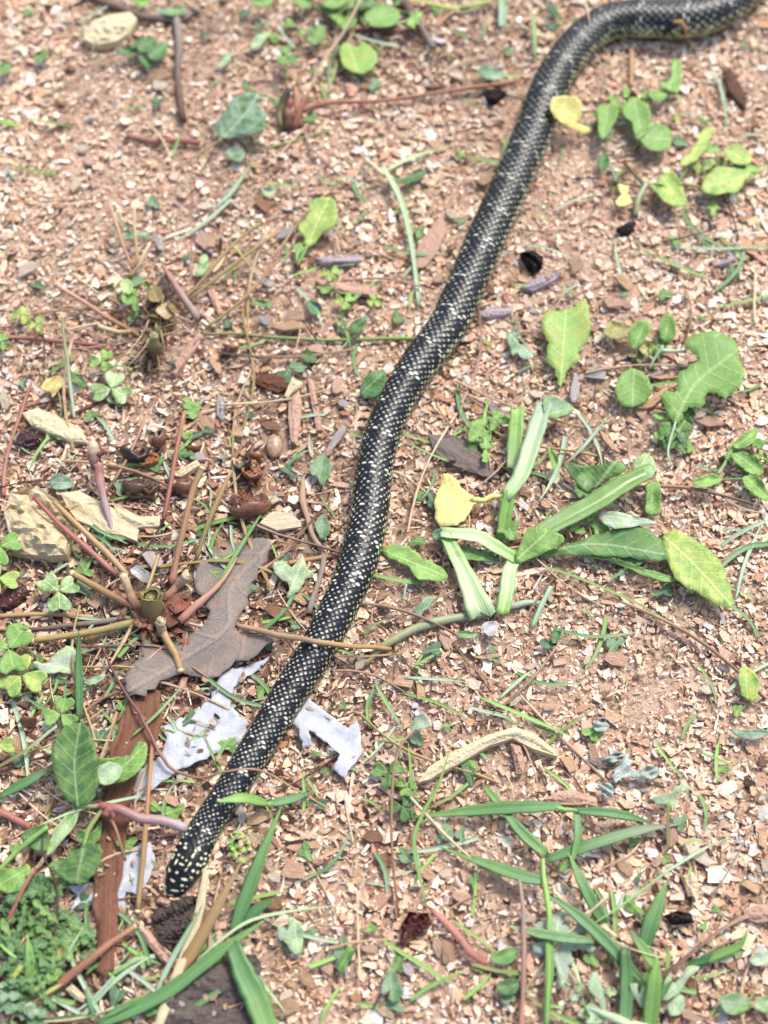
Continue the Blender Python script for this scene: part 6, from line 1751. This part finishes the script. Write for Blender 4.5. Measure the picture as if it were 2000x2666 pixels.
for s, md, a, b, z, rs in (('788,590 808,650 868,712 920,692 985,655 1050,612 1000,578 900,602', '920,690 1000,580', 'dkgreen', 'green', 6, 8), ('1075,595 1132,545 1175,600 1152,655 1100,640', '1090,640 1140,550', 'bright', 'palegreen', 15, 3),
                           ('568,1015 618,880 690,868 772,902 762,942 660,992', '570,1010 690,900', 'green', 'bright', 5, 5), ('640,990 800,940 950,890 1090,858 1172,900 1222,970 1212,1012 1100,1002 1000,992 850,988', '640,990 900,940 1210,985', 'green', 'bgreen', 5, 5),
                           ('850,988 1000,1000 1130,1045 1255,1085 1245,1105 1120,1075 980,1015', '850,988 1250,1095', 'bright', 'green', 4, 3), ('930,800 1010,800 1170,842 1165,855 1100,862 1000,872 940,842', '930,815 1165,850', 'palegreen', 'lichen', 8, 5),
                           ('1200,920 1262,880 1370,940 1442,1000 1482,1080 1512,1200 1460,1212 1380,1162 1280,1112 1232,1030', '1210,910 1330,1020 1500,1205', 'bright', 'ygreen', 7, 4), ('688,310 738,300 822,350 790,382 722,395 690,370', '700,380 810,355', 'greyg', 'green', 16, -2),
                           ('1130,680 1190,675 1195,760 1185,810 1130,805 1135,740', '1160,680 1155,810', 'green', 'bright', 6, -3), ('330,950 440,970 500,1010 400,1010 345,1000', None, 'bgreen', 'green', 3, 1),
                           ('205,890 290,860 330,880 300,930 240,930', None, 'teal', 'bgreen', 4, 2), ('705,520 750,560 750,600 730,615 715,560', None, 'bright', 'green', 5, 4)):
    leaf('leaf', None, None, 'D', s, md, a, b, z=z, rise=rs, cup=3, wave=1.2, parent=t, k=.85, jag=.005)

# leafy plant near the right edge
t = root('leafy_weed', 'light green leafy weed with one big lobed leaf', 'weed', p2w(1720, 940, 0))
for s, md, a, b, z, rs in (('720,600 760,520 850,500 920,560 946,630 900,702 800,736 730,690', '830,505 820,730', 'bright', 'green', 10, -4), ('988,290 1000,190 1050,150 1090,210 1082,310 1030,332', '1020,330 1050,155', 'bright', 'green', 9, 5),
                           ('798,280 850,198 932,212 930,270 862,360 818,372', '830,370 900,210', 'bright', 'green', 9, 3), ('638,285 690,200 780,230 792,300 720,312', None, 'yellow', 'olive', 6, 1), ('860,350 900,325 940,370 920,420 880,400', None, 'yellow', 'gold', 6, 1),
                           ('1140,350 1200,290 1300,265 1400,290 1470,350 1476,430 1512,510 1490,600 1430,650 1390,686 1340,650 1280,650 1260,740 1190,730 1140,770 1110,832 1060,820 1010,700 1004,650 1100,630 1100,540 1180,470 1240,450 1200,400', '1090,820 1200,600 1420,420', 'bright', 'green', 10, 6),
                           ('980,850 1060,822 1165,820 1182,900 1092,982 1020,992', '1030,990 1140,830', 'dkgreen', 'green', 4, 4), ('945,780 1000,765 1040,790 990,815', None, 'green', 'bright', 6, 1)):
    leaf('leaf', None, None, 'Z6', s, md, a, b, z=z, rise=rs, cup=3, wave=1.2, parent=t, jag=.005)
for s, w in (('930,490,2 960,430,6 1010,360,9', [22, 24]), ('1010,385,8 1080,390,9 1145,390,10', [26, 24]), ('950,440,5 900,400,7 850,360,8', [18, 16]), ('1060,1100,2 1045,1000,6 1085,830,9', [16, 22, 20])):
    stem('petiole', None, None, 'Z6', s, w, 'palegreen', 'greyg', t)
t = root('small_weed', 'small green three-leaved weed near the big lobed leaf', 'weed', p2w(1880, 1220, 0))
for s in ('1438,960 1540,880 1600,868 1572,950 1482,992', '1425,1030 1490,1010 1562,1030 1622,1090 1622,1152 1560,1150 1500,1110', '1495,1170 1592,1160 1652,1250 1655,1315 1560,1262', '1190,1190 1300,1150 1380,1170 1360,1200 1250,1230'):
    leaf('leaf', None, None, 'Z6', s, None, 'green', 'bright', z=6, rise=4, cup=3, parent=t)
stem('stem', None, None, 'Z6', '1350,1140,2 1400,1060,6 1440,985,8', [30, 26], 'palegreen', 'green', t)
stem('stem', None, None, 'Z6', '1360,1190,2 1440,1180,5 1510,1175,7', [18, 18], 'olive', 'green', t)

# leafy weed, upper right
t = root('leafy_weed', 'light green straggling weed beside the yellow torn leaf', 'weed', p2w(1660, 560, 0))
for s in ('920,460 960,450 1012,470 1000,520 960,592 930,592 925,530', '1030,490 1060,420 1112,430 1152,480 1142,560 1092,602 1070,530', '1098,565 1180,530 1242,570 1232,640 1160,652 1108,612'):
    leaf('leaf', None, None, 'B', s, None, 'bright', 'green', z=8, rise=4, cup=3, parent=t)
for s in ('1188,360 1240,340 1243,260 1282,268 1278,390 1232,392', '1030,380 1060,375 1060,410 1040,420', '1140,400 1200,385 1230,410 1180,440'):
    leaf('leaf', None, None, 'B', s, None, 'green', 'bright', z=8, rise=3, cup=2, parent=t)
for s in ('1000,480,7 1080,500,6 1180,600,5', '1230,390,6 1180,420,5 1100,450,4', '1100,610,5 1080,640,3 1060,670,1'):
    stem('stem', None, None, 'B', s, 12, 'green', 'olive', t)
t = root('leafy_weed', 'pale green weed with pointed leaves', 'weed', p2w(1670, 530, 0))
for s in ('1278,702 1340,630 1362,580 1412,540 1412,600 1352,690 1290,718', '1463,650 1530,620 1592,690 1540,712 1490,690', '1368,800 1440,720 1550,732 1664,718 1562,780 1522,832 1400,838', '1190,760 1250,740 1302,840 1302,892 1230,882 1178,830', '1150,790 1210,800 1240,830 1180,830'):
    leaf('leaf', None, None, 'B', s, None, 'bright', 'ygreen', z=7, rise=4, cup=3, parent=t)
for s, w, a in (('1040,700,3 1090,760,5 1130,800,5', [20, 24], 'brown'), ('1130,800,5 1100,850,4 1092,930,2', [26, 34], 'greyg'), ('1130,800,5 1250,790,7 1380,810,7', [12, 12], 'green'), ('1260,800,6 1300,740,7 1340,660,8', [10, 10], 'green'), ('1400,790,7 1450,730,8 1500,690,8', [10, 10], 'green')):
    stem('stem', None, None, 'B', s, w, a, 'olive', t)

# ragged smaller leaves that fill out the weeds
def ragged(t, reg, cx, cy, n, sx, sy, size, cols):
    for i in range(n):
        x, y = cx + RNG.normal(0, sx), cy + RNG.normal(0, sy)
        a = RNG.uniform(0, 6.28); L_ = size * RNG.uniform(.6, 1.4); w_ = RNG.uniform(.28, .46); q = []
        for u, v in ((0, -.12), (.2, -.6), (.32, -.45), (.5, -1), (.62, -.62), (.8, -.85), (1, 0), (.82, .8), (.62, .55), (.5, 1), (.32, .5), (.2, .65), (0, .12)):
            v = v * RNG.uniform(.6, 1.25)
            q.append('%.1f,%.1f' % (x + (math.cos(a) * u - math.sin(a) * v * w_) * L_, y + (math.sin(a) * u + math.cos(a) * v * w_) * L_))
        z0 = RNG.uniform(3, 8)
        leaf('leaf', None, None, reg, ' '.join(q), '%f,%f %f,%f' % (x, y, x + math.cos(a) * L_, y + math.sin(a) * L_), random.choice(cols), random.choice(cols), z=z0, rise=RNG.uniform(-1, 5), cup=2, parent=t, div=6, smooth=2, teeth=0, jag=.008)
        if i % 2 == 0:
            stem('stem', None, None, reg, '%f,%f,%f %f,%f,2' % (x, y, z0, cx + RNG.normal(0, sx * .3), cy + RNG.normal(0, sy * .3)), 4.5 / REG[reg][2], 'green', 'olive', t, k=5, n=3)


for o_ in [o for o in COL.objects if o.parent is None and o.get('category') == 'weed']:
    lb = o_['label']
    if 'straggling' in lb:
        ragged(o_, 'B', 1110, 500, 10, 70, 70, 70, ['bright', 'green', 'ygreen'])
    elif 'pointed leaves' in lb:
        ragged(o_, 'B', 1420, 770, 11, 100, 60, 70, ['bright', 'ygreen', 'green'])
    elif 'one big lobed leaf' in lb:
        ragged(o_, 'Z6', 930, 330, 8, 90, 70, 90, ['bright', 'green', 'olive']); ragged(o_, 'Z6', 1080, 900, 5, 60, 60, 100, ['green', 'dkgreen'])
    elif 'three-leaved' in lb:
        ragged(o_, 'Z6', 1540, 1050, 8, 70, 110, 100, ['green', 'bright', 'bgreen'])
    elif 'mown green rosette' in lb:
        ragged(o_, 'D', 850, 850, 8, 170, 110, 100, ['green', 'bright', 'bgreen']); ragged(o_, 'D', 480, 500, 5, 60, 60, 70, ['green', 'bright'])
    elif 'between forked twig and snake bend' in lb:
        ragged(o_, 'A', 1480, 40, 12, 160, 45, 70, ['green', 'dkgreen', 'bright'])
    elif 'cut weed stub' in lb:
        ragged(o_, 'Z8', 1050, 380, 7, 130, 90, 90, ['brown', 'rust', 'olive', 'green'])
    elif 'hollow green stub' in lb:
        ragged(o_, 'C', 690, 1210, 8, 70, 60, 80, ['rust', 'brown', 'red', 'tan'])
    elif 'hairy pale green' in lb:
        ragged(o_, 'Z3', 560, 1180, 8, 80, 80, 90, ['palegreen', 'greyg', 'green'])

# feathery sprig and bits beside the neck
t = root('mossy_sprig', 'yellow-green feathery sprig beside the snake neck', 'weed', p2w(590, 2200, 0))
for i in range(16):
    x, y = 985 + (i % 4) * 26 + RNG.uniform(-10, 10), 790 + (i // 4) * 30 + RNG.uniform(-10, 10)
    a = RNG.uniform(-.6, 2.2)
    L_ = RNG.uniform(30, 52)
    blade('leaflet', None, None, 'E', '%f,%f,4 %f,%f,9 %f,%f,6' % (x, y, x + math.cos(a) * L_ * .5, y + math.sin(a) * L_ * .5, x + math.cos(a) * L_, y + math.sin(a) * L_), [12, 18, 12], random.choice(['ygreen', 'palegreen', 'green']), 'bright', t, n=3)

# lower-left weedy tangle: lobed feathery leaves
for lab, cx, cy, n_, ca in (('tangled feathery weed beside the hairy dark red stem', 190, 1740, 22, 'bgreen'), ('feathery dull green weed under the heart-shaped leaf', 220, 1320, 18, 'dkgreen'), ('yellow-green feathery weed between blackish stem and strap leaf', 440, 1500, 22, 'green'),
                            ('grey-green feathery weed around the purplish leaf', 120, 2010, 18, 'greyg')):
    c = p2w(REG['Z1'][0] + cx * .36166, REG['Z1'][1] + cy * .36166, 0)
    t = root('feathery_weed', lab, 'weed', c)
    for i in range(n_):
        x, y = cx + RNG.normal(0, 95), cy + RNG.normal(0, 105)
        a = RNG.uniform(0, 6.28)
        L_ = RNG.uniform(120, 270)
        q = []
        w_ = RNG.uniform(.2, .32)
        for u, v in ((0, -.15), (.25, -.7), (.35, -.25), (.55, -1), (.65, -.3), (.85, -.6), (1, 0), (.85, .6), (.65, .3), (.55, 1), (.35, .25), (.25, .7), (0, .15)):
            q.append('%.1f,%.1f' % (x + (math.cos(a) * u - math.sin(a) * v * w_) * L_, y + (math.sin(a) * u + math.cos(a) * v * w_) * L_))
        z0 = RNG.uniform(3, 9)
        leaf('leaf', None, None, 'Z1', ' '.join(q), '%f,%f %f,%f' % (x, y, x + math.cos(a) * L_, y + math.sin(a) * L_), ca, random.choice(['green', 'bgreen', 'dkgreen', 'bgreen']), z=z0, rise=RNG.uniform(-2, 4), cup=1.5, parent=t, div=6, k=.8, smooth=2, teeth=0, jag=.002)
        if i < 9:
            stem('stem', None, None, 'Z1', '%f,%f,%f %f,%f,2' % (x, y, z0, cx + RNG.normal(0, 30), cy + RNG.normal(0, 30)), 9, 'green', 'olive', t, k=5, n=3)

# ================================================================== loose small litter, counted one by one
def random_spot(lo=(20, 20), hi=(1980, 2640), clear=.004):
    for _ in range(60):
        px, py = RNG.uniform(lo[0], hi[0]), RNG.uniform(lo[1], hi[1])
        w = p2w(px, py, 0)
        if snake_clear(w[0], w[1]) > clear:
            return px, py
    return px, py


# grass clippings, leaf scraps and straws: four shapes of each, copied
def scatter(n, protos, label, cat, group, name, weight, slo, shi, lift=.0016):
    k = 0
    for i in range(n):
        for _ in range(30):
            px, py = random_spot()
            if RNG.uniform() < weight(px, py):
                break
        c = p2w(px, py, 0)
        o = bpy.data.objects.new(name, protos[i % len(protos)])
        COL.objects.link(o)
        s = RNG.uniform(slo, shi)
        o.location = (c[0], c[1], c[2] + lift)
        o.rotation_euler = (RNG.normal(0, .08), RNG.normal(0, .08), RNG.uniform(0, 6.28))
        o.scale = (s, s * RNG.uniform(.8, 1.2), s)
        tag(o, label + ' near the ' + near(px, py), cat, group)


def clip_mesh(kind, ca, cb, seed):
    r = np.random.default_rng(seed)
    t_ = np.linspace(0, 1, 8)
    if kind == 'blade':
        C_ = np.column_stack([t_ - .5, .10 * np.sin(t_ * r.uniform(2, 4)) * r.choice([-1, 1]), .03 * np.sin(t_ * 3.1)])
        V_, F_ = sweep(C_, (.045 if seed < 20 else .026) * np.clip((1 - t_) * 3, .2, 1), BL)
        m, d = m_blade(ca, cb), np.tile(BL[:, 0], 8)
        kk = 8
    elif kind == 'straw':
        C_ = np.column_stack([t_ - .5, .07 * np.sin(t_ * r.uniform(2, 5)) * r.choice([-1, 1]), .015 + .02 * np.sin(t_ * 3.1)])
        V_, F_ = sweep(C_, np.full(8, .016 if seed < 20 else .011) * r.uniform(.7, 1.2, 8), circ(5))
        m, d, kk = m_stem(ca, cb), np.zeros(40), 5
    else:
        a = np.linspace(0, 2 * math.pi, 14, endpoint=False)
        rad = (.5 + .16 * np.sin(3 * a + r.uniform(0, 6)) + r.uniform(-.08, .08, 14))
        top = np.column_stack([np.cos(a) * rad, np.sin(a) * rad * .62, .08 * np.cos(2 * a + r.uniform(0, 6)) + .06])
        V_ = np.vstack([[0, 0, .05], top, [[0, 0, .02]], top - [0, 0, .03]])
        F_ = [(0, 1 + j, 1 + (j + 1) % 14) for j in range(14)] + [(15, 16 + (j + 1) % 14, 16 + j) for j in range(14)] + [(1 + j, 16 + j, 16 + (j + 1) % 14, 1 + (j + 1) % 14) for j in range(14)]
        m = m_leaf(ca, cb, .8)
        d = V_[:, 1] * 2
        kk = None
    me = bpy.data.meshes.new(kind)
    me.from_pydata(np.asarray(V_).tolist(), [], F_)
    for nm_, vals in (('t', np.repeat(t_, kk) if kk else np.asarray(V_)[:, 0] + .5), ('d', d)):
        at = me.attributes.new(nm_, 'FLOAT', 'POINT')
        at.data.foreach_set('value', np.asarray(vals, np.float32))
    me.materials.append(m)
    return me


wz = lambda px, py: .26 + .8 * float(zone(np.array(px), np.array(py)))
scatter(230, [clip_mesh('blade', a, b, i) for i, (a, b) in enumerate((('green', 'bgreen'), ('bgreen', 'greyg'), ('greyg', 'green'), ('bright', 'green')))], 'short thin green grass clipping', 'grass clipping', 'loose grass clippings', 'grass_clipping', wz, .010, .026)
scatter(190, [clip_mesh('scrap', a, b, i) for i, (a, b) in enumerate((('bgreen', 'green'), ('greyg', 'bgreen'), ('teal', 'dkgreen'), ('green', 'bright')))], 'tiny torn green leaf bit', 'leaf bit', 'loose green leaf bits', 'leaf_bit', wz, .005, .013)
scatter(170, [clip_mesh('straw', a, b, i) for i, (a, b) in enumerate((('straw', 'tan'), ('tan', 'brown'), ('pinktan', 'straw'), ('brown', 'dkbrown')))], 'thin loose dry fibre', 'straw', 'loose dry fibres', 'dry_fibre', wz, .012, .045)

scatter(60, [clip_mesh('straw', a, b, 20 + i) for i, (a, b) in enumerate((('straw', 'tan'), ('olive', 'gold'), ('tan', 'brown'), ('pinktan', 'brown'), ('gold', 'straw')))], 'long thin dry straw', 'straw', 'long dry straws', 'long_straw', wz, .05, .10)
scatter(90, [clip_mesh('blade', a, b, 30 + i) for i, (a, b) in enumerate((('green', 'olive'), ('bgreen', 'greyg'), ('greyg', 'palegreen')))], 'long narrow green grass strand', 'grass', 'long grass strands', 'loose_strand', wz, .028, .055)

# the larger chips that can be told apart: placed where the photograph shows them, then the rest
HAND = [('cream', 'block', 'Z5', 440, 845, 66, .2), ('pink', 'flake', 'Z5', 715, 730, 150, 1.1), ('tan', 'flake', 'Z5', 540, 1115, 130, 1.5), ('tan', 'flake', 'Z5', 690, 910, 76, 1.4), ('pink', 'flake', 'Z5', 420, 1040, 160, .2), ('tan', 'sliver', 'Z5', 1010, 855, 200, 0),
        ('cream', 'sliver', 'Z5', 690, 1190, 120, -.6), ('pink', 'block', 'G', 1000, 30, 90, .3), ('cream', 'block', 'G', 1110, 85, 40, 0), ('pink', 'block', 'G', 1255, 715, 46, 0), ('tan', 'flake', 'G', 800, 480, 90, 1), ('pink', 'block', 'G', 340, 1060, 90, .4),
        ('tan', 'block', 'G', 170, 945, 90, .5), ('cream', 'flake', 'G', 1070, 1040, 60, -.4), ('pink', 'flake', 'G', 1320, 1010, 110, 1.3), ('cream', 'flake', 'G', 1350, 870, 120, .5), ('pink', 'flake', 'G', 1240, 790, 90, 1.2), ('tan', 'block', 'G', 1040, 930, 90, .9),
        ('cream', 'flake', 'G', 1150, 780, 70, 0), ('cream', 'block', 'G', 1650, 920, 60, 1.4), ('tan', 'flake', 'G', 1590, 1010, 90, .5), ('cream', 'flake', 'G', 1040, 900, 70, 1.2), ('pink', 'block', 'G', 960, 840, 60, .6), ('pink', 'flake', 'G', 1180, 900, 70, 2.3),
        ('tan', 'flake', 'G', 1430, 1480, 60, 0), ('pink', 'block', 'G', 1310, 1560, 70, .4), ('brown', 'flake', 'G', 1320, 1420, 80, .9), ('cream', 'sliver', 'G', 790, 1010, 60, .8), ('pink', 'flake', 'Z4', 730, 870, 110, 1.3), ('pink', 'block', 'Z4', 960, 770, 90, .2),
        ('cream', 'flake', 'Z4', 510, 1020, 90, -.5), ('tan', 'flake', 'Z4', 500, 1090, 160, -.3), ('tan', 'block', 'Z4', 630, 940, 90, .6), ('cream', 'block', 'Z4', 1365, 365, 70, .1), ('tan', 'flake', 'Z4', 1250, 350, 110, .4), ('pink', 'flake', 'Z4', 1330, 760, 100, 1.2),
        ('tan', 'flake', 'Z4', 1380, 790, 130, 1.5), ('grey', 'block', 'Z4', 1170, 880, 80, .8), ('pink', 'flake', 'Z4', 1050, 1110, 100, .3), ('tan', 'flake', 'Z4', 360, 60, 140, -.4), ('grey', 'flake', 'Z4', 260, 40, 110, 1.3), ('pink', 'flake', 'Z4', 550, 350, 150, .1),
        ('tan', 'block', 'Z4', 660, 210, 80, .1), ('cream', 'block', 'Z4', 450, 380, 70, .3), ('cream', 'block', 'Z4', 665, 160, 46, .2), ('brown', 'block', 'Z4', 430, 520, 120, .2), ('brown', 'flake', 'Z4', 980, 160, 110, 0), ('brown', 'flake', 'Z4', 1040, 290, 110, .4),
        ('pink', 'flake', 'Z6', 700, 95, 130, .1), ('grey', 'flake', 'Z6', 600, 530, 140, .15), ('grey', 'sliver', 'Z6', 460, 640, 250, 1.75), ('pink', 'sliver', 'Z6', 670, 960, 210, 1.1), ('pink', 'flake', 'Z6', 120, 1030, 120, -.5), ('cream', 'sliver', 'Z6', 835, 262, 60, 0),
        ('tan', 'sliver', 'Z6', 960, 690, 260, -.7), ('cream', 'block', 'Z6', 865, 945, 50, .1), ('pink', 'flake', 'Z6', 1300, 830, 160, -.2), ('cream', 'flake', 'Z6', 1240, 780, 90, -.5), ('grey', 'flake', 'Z6', 960, 540, 80, -.2), ('tan', 'sliver', 'Z6', 1010, 550, 160, -.2),
        ('cream', 'flake', 'B', 310, 325, 80, .6), ('cream', 'flake', 'A', 330, 800, 70, -.9), ('cream', 'flake', 'A', 120, 1165, 100, -.5), ('cream', 'flake', 'A', 890, 890, 70, -.2), ('tan', 'flake', 'A', 680, 330, 110, -.4), ('tan', 'flake', 'A', 900, 1040, 110, 1.1),
        ('pink', 'flake', 'A', 880, 1040, 110, 1.0), ('grey', 'sliver', 'A', 690, 1060, 130, 1.3), ('brown', 'flake', 'A', 1140, 880, 90, .8), ('grey', 'flake', 'A', 1240, 1010, 90, -.3), ('pink', 'flake', 'B', 830, 1140, 90, 1.3), ('tan', 'block', 'B', 1035, 1225, 90, .7),
        ('pink', 'block', 'B', 985, 1315, 80, .2), ('cream', 'block', 'B', 1265, 1145, 60, 1.3), ('grey', 'sliver', 'B', 1470, 1140, 110, -.3), ('cream', 'sliver', 'Z7', 660, 270, 150, .6), ('grey', 'flake', 'Z7', 740, 340, 130, .5), ('tan', 'flake', 'Z7', 760, 850, 90, -.9),
        ('tan', 'flake', 'Z7', 745, 920, 80, -.4), ('tan', 'flake', 'Z7', 410, 890, 150, 1.0), ('pink', 'flake', 'Z7', 1080, 790, 130, .4), ('tan', 'sliver', 'Z7', 1350, 870, 250, -1.0), ('brown', 'sliver', 'Z7', 1310, 130, 100, .2), ('grey', 'block', 'Z7', 735, 600, 90, .8),
        ('tan', 'flake', 'Z7', 900, 640, 230, -.2), ('pink', 'flake', 'Z7', 940, 580, 160, .1), ('grey', 'flake', 'Z7', 1260, 1150, 90, .7), ('tan', 'flake', 'Z7', 355, 1290, 170, 1.1), ('grey', 'sliver', 'Z7', 445, 1180, 210, 1.5), ('tan', 'block', 'Z7', 550, 1345, 100, .2),
        ('grey', 'sliver', 'Z7', 1220, 1390, 250, -1.0), ('cream', 'sliver', 'Z7', 1045, 1440, 170, 1.4), ('grey', 'flake', 'Z7', 305, 1500, 90, 0), ('grey', 'sliver', 'Z7', 300, 1150, 180, -.9), ('cream', 'flake', 'C', 20, 320, 90, 1.3), ('cream', 'flake', 'C', 1215, 845, 170, -.1),
        ('brown', 'flake', 'C', 1170, 430, 90, .2), ('tan', 'flake', 'C', 1290, 1170, 100, .5), ('brown', 'flake', 'C', 1215, 1240, 150, .4), ('cream', 'sliver', 'C', 1310, 1280, 60, .5), ('grey', 'flake', 'C', 660, 1010, 120, .9), ('tan', 'flake', 'E', 360, 520, 90, 1.1),
        ('tan', 'flake', 'E', 80, 400, 90, 1.3), ('brown', 'sliver', 'E', 60, 1320, 140, -.6), ('tan', 'flake', 'E', 690, 1560, 70, 1.2), ('pink', 'block', 'E', 740, 640, 80, .5), ('tan', 'flake', 'E', 870, 640, 80, .2), ('cream', 'flake', 'E', 930, 1500, 60, .4)]
n_ind = 0
for kd, sh, rg, x, y, l, a in HAND:
    k_ = REG[rg][2]
    put_chip(kd, sh, REG[rg][0] + x * k_, REG[rg][1] + y * k_, l * k_, a)
    n_ind += 1
KW = (['cream'] * 3 + ['tan'] * 5 + ['pink'] * 5 + ['brown'] * 3 + ['dark'] + ['grey'] * 2)
while n_ind < 240:
    px, py = random_spot()
    put_chip(random.choice(KW), random.choice(['block', 'flake', 'flake', 'sliver']), px, py, RNG.uniform(26, 48), RNG.uniform(0, 6.28))
    n_ind += 1

for lo, hi, nn in (((480, 1760), (650, 2060), 16), ((330, 1560), (640, 1780), 12), ((430, 2540), (680, 2650), 10), ((790, 1850), (930, 2010), 5), ((255, 1860), (400, 2500), 16)):
    for _ in range(nn):
        px, py = random_spot(lo, hi)
        put_chip(random.choice(KW), random.choice(['block', 'flake', 'flake', 'sliver']), px, py, RNG.uniform(13, 24), RNG.uniform(0, 6.28), lift=.0042)
